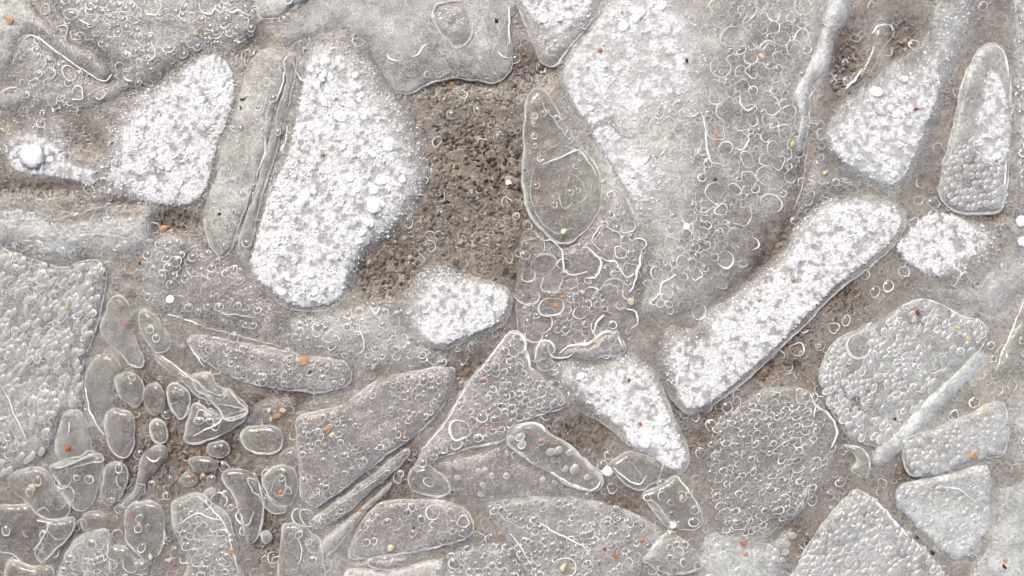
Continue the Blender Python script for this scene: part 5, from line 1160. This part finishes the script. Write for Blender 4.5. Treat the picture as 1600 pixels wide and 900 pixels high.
for label, outline, fdir, fray, dens, thick, share in SNOW:
    line = smooth_closed(outline, 5.0)
    ctr = line.mean(0)
    fd = np.array(fdir) / np.hypot(*fdir)
    rel = line - ctr; sc = np.hypot(*rel.T).mean()
    out_ = (rel @ fd) / sc
    # frayed side: push the outline in and out
    jag = (noise(line[:, 0], line[:, 1], 9, 71) - .5) * (1.2 + 13 * np.clip(out_, 0, 1)) + (noise(line[:, 0], line[:, 1], 24, 72) - .5) * 8 * np.clip(out_, 0, 1)
    line = line + rel / (np.hypot(*rel.T)[:, None] + 1e-6) * jag[:, None]
    zmed = float(np.median(surface_many(line[:, 0].copy(), line[:, 1].copy())))
    org = at(ctr[0], ctr[1], zmed)
    A = area(line)

    def density(x, y):
        d = edge_dist(line, x, y)
        soft = 2.2 + fray * 2.0 * np.clip(((np.stack([x, y], -1) - ctr) @ fd) / sc + .25, 0, 1)
        return np.clip(d / soft, 0, 1), d
    # compacted crust underneath
    x0, y0 = line.min(0); x1, y1 = line.max(0)
    X, Y = np.meshgrid(np.arange(x0, x1, 3.4), np.arange(y0, y1, 3.0)); X = (X + (np.arange(X.shape[0]) % 2)[:, None] * 1.7).ravel(); Y = Y.ravel()
    ok = inside(line, X, Y); X, Y = X[ok], Y[ok]
    ok = edge_dist(line, X, Y) > 2.2; X, Y = X[ok], Y[ok]
    pts = np.concatenate([line, np.stack([X, Y], -1)])
    vv, ee, ff, *_ = delaunay_2d_cdt([Vector(p) for p in pts], [], [list(range(len(line)))], 1, 1e-4)
    v2 = np.array([(p.x, p.y) for p in vv]); tri = np.array([q for q in ff if len(q) == 3])
    a = v2[tri]
    cr = (a[:, 1, 0] - a[:, 0, 0]) * (a[:, 2, 1] - a[:, 0, 1]) - (a[:, 1, 1] - a[:, 0, 1]) * (a[:, 2, 0] - a[:, 0, 0])
    tri = np.where((cr > 0)[:, None], tri[:, ::-1], tri)
    de, dd = density(v2[:, 0], v2[:, 1])
    surf = surface_many(v2[:, 0].copy(), v2[:, 1].copy())
    lum = noise(v2[:, 0], v2[:, 1], 4.5, 74) * .55 + noise(v2[:, 0], v2[:, 1], 11, 75) * .45
    zz = surf + .8 + thick * .42 * de * (.6 + .35 * lum + .25 * noise(v2[:, 0], v2[:, 1], 5, 73))
    cover = .36 + .64 * np.clip((lum - .33) * 4.5 + (dens - .95) * 2, 0, 1)
    o = link('snow_patch', mesh('snow_patch', put(np.column_stack([v2, zz]), org), tri, [M['crust']], None, {'milk': np.clip(de ** 1.2 * cover, 0, 1)}), None, org)
    tag(o, label, 'snow patch', 'patches of snow on the ice', 'thing')
    # grains of every size
    n = int(A / 6.0 * dens)
    X = RNG.uniform(x0, x1, n * 3); Y = RNG.uniform(y0, y1, n * 3)
    ok = inside(line, X, Y); X, Y = X[ok][:n], Y[ok][:n]
    de, dd = density(X, Y)
    lum = noise(X, Y, 4.5, 74) * .55 + noise(X, Y, 11, 75) * .45
    ok = RNG.random(len(X)) < np.clip(de * 1.25 * np.clip((lum - .36) * 4.5 + (dens - .95) * 1.5, 0, 1), 0, 1) * min(1, dens)
    ok &= (X > -30) & (X < 1630) & (Y > -30) & (Y < 930)
    X, Y, de = X[ok], Y[ok], de[ok]
    R = .7 + 1.25 * RNG.random(len(X)) ** 2 + (RNG.random(len(X)) < .04) * RNG.uniform(.5, 1.6, len(X))
    Z = surface_many(X.copy(), Y.copy()) + .5 + thick * de * RNG.random(len(X)) * (.30 + .45 * noise(X, Y, 14, 76))
    v, f, _ = lumps(X, Y, Z, R, .35, .8)
    o2 = link('snow_grains', mesh('snow_grains', put(v, org), f, [M['snow']], smooth=False), o)
    o2['kind'] = 'stuff'
    # clumps big enough to pick out
    nc = int(A / 1000 * share * .7)
    got = 0; tries = 0
    while got < nc and tries < nc * 30:
        tries += 1
        x, y = RNG.uniform(x0, x1), RNG.uniform(y0, y1)
        if not inside(line, np.array([x]), np.array([y]))[0]: continue
        e, d_ = density(np.array([x]), np.array([y]))
        if e[0] < .75 or d_[0] < 7: continue
        r = 4.6 + 3.6 * random.random() ** 2.5
        z = surface(x, y) + thick * .42
        c = bpy.data.objects.new('snow_clump', CLUMPS[got % 7]); COL.objects.link(c); c.parent = o
        c.location = Vector(at(x, y, z)) - Vector(org)
        c.rotation_euler = (0, 0, random.uniform(0, 6.28)); q = random.uniform(.85, 1.2)
        c.scale = (r * q, r / q, r * .7)
        got += 1

for k, (label, x, y, r) in enumerate(PELLET_THINGS):
    q = np.random.default_rng(800 + k)
    bv, bf = ICO2
    flat = .34
    d_ = 1 + sum(q.normal(0, .085) * np.cos(m_ * (bv @ q.normal(0, 1, 3)) + q.uniform(0, 6)) for m_ in (2, 3, 4, 6, 7))
    z = surface(x, y) + r * .2 + (2 if k in (1,) else 0)
    o = link('snow_pellet', mesh('snow_pellet', bv * d_[:, None] * np.array([1, 1, flat]) * S * r, bf, [M['pellet']]), None, at(x, y, z))
    tag(o, label, 'snow pellet', 'loose snow pellets', 'thing')
    # crystals that stick out of it
    n = int(8 + r * 2)
    dirs = q.normal(0, 1, (n, 3)); dirs[:, 2] = np.abs(dirs[:, 2]); dirs /= np.linalg.norm(dirs, axis=1)[:, None]
    pv, pf, _ = lumps(dirs[:, 0] * r * .93, dirs[:, 1] * r * .93, dirs[:, 2] * r * .32, q.uniform(.10, .2, n) * min(r, 9), .3, .8)
    o2 = link('snow_grains', mesh('snow_grains', pv * S, pf, [M['snow']], smooth=False), o)
    o2['kind'] = 'stuff'

# ------------------------------------------------------------------ grains of sand
for k, (colour, label, x, y, r) in enumerate(GRAINS):
    q = np.random.default_rng(1000 + k)
    bv, bf = ICO1 if r < 5 else ICO2
    axes = np.linalg.qr(q.normal(0, 1, (3, 3)))[0]
    d_ = np.ones(len(bv))
    for _ in range(7):                         # facets: cut the pebble with planes
        nrm = q.normal(0, 1, 3); nrm /= np.linalg.norm(nrm)
        h = q.uniform(.42, .78); p = bv @ nrm
        d_ = np.where(p * d_ > h, h / np.maximum(p, 1e-3), d_)
    sc = np.array([1.0, q.uniform(.6, .95), q.uniform(.35, .5)])
    if colour == 'black' and 'splinter' in label:
        sc = np.array([1.3, .45, .4])
    v = bv * d_[:, None] * sc * r * 1.0
    a = q.uniform(0, 6.28)
    v = np.column_stack([v[:, 0] * math.cos(a) - v[:, 1] * math.sin(a), v[:, 0] * math.sin(a) + v[:, 1] * math.cos(a), v[:, 2]])
    z = surface(x, y) + r * .05 + (4 if 'snow' in label and ('heart' in label or 'diagonal' in label or 'biggest snow patch' in label or 'dusting' in label or 'frost' in label) else 0)
    o = link('sand_grain', mesh('sand_grain', v * S, bf, [M[colour]], smooth=False), None, at(x, y, z))
    tag(o, label, 'sand grain', colour + ' grains of sand frozen into the ice', 'thing')
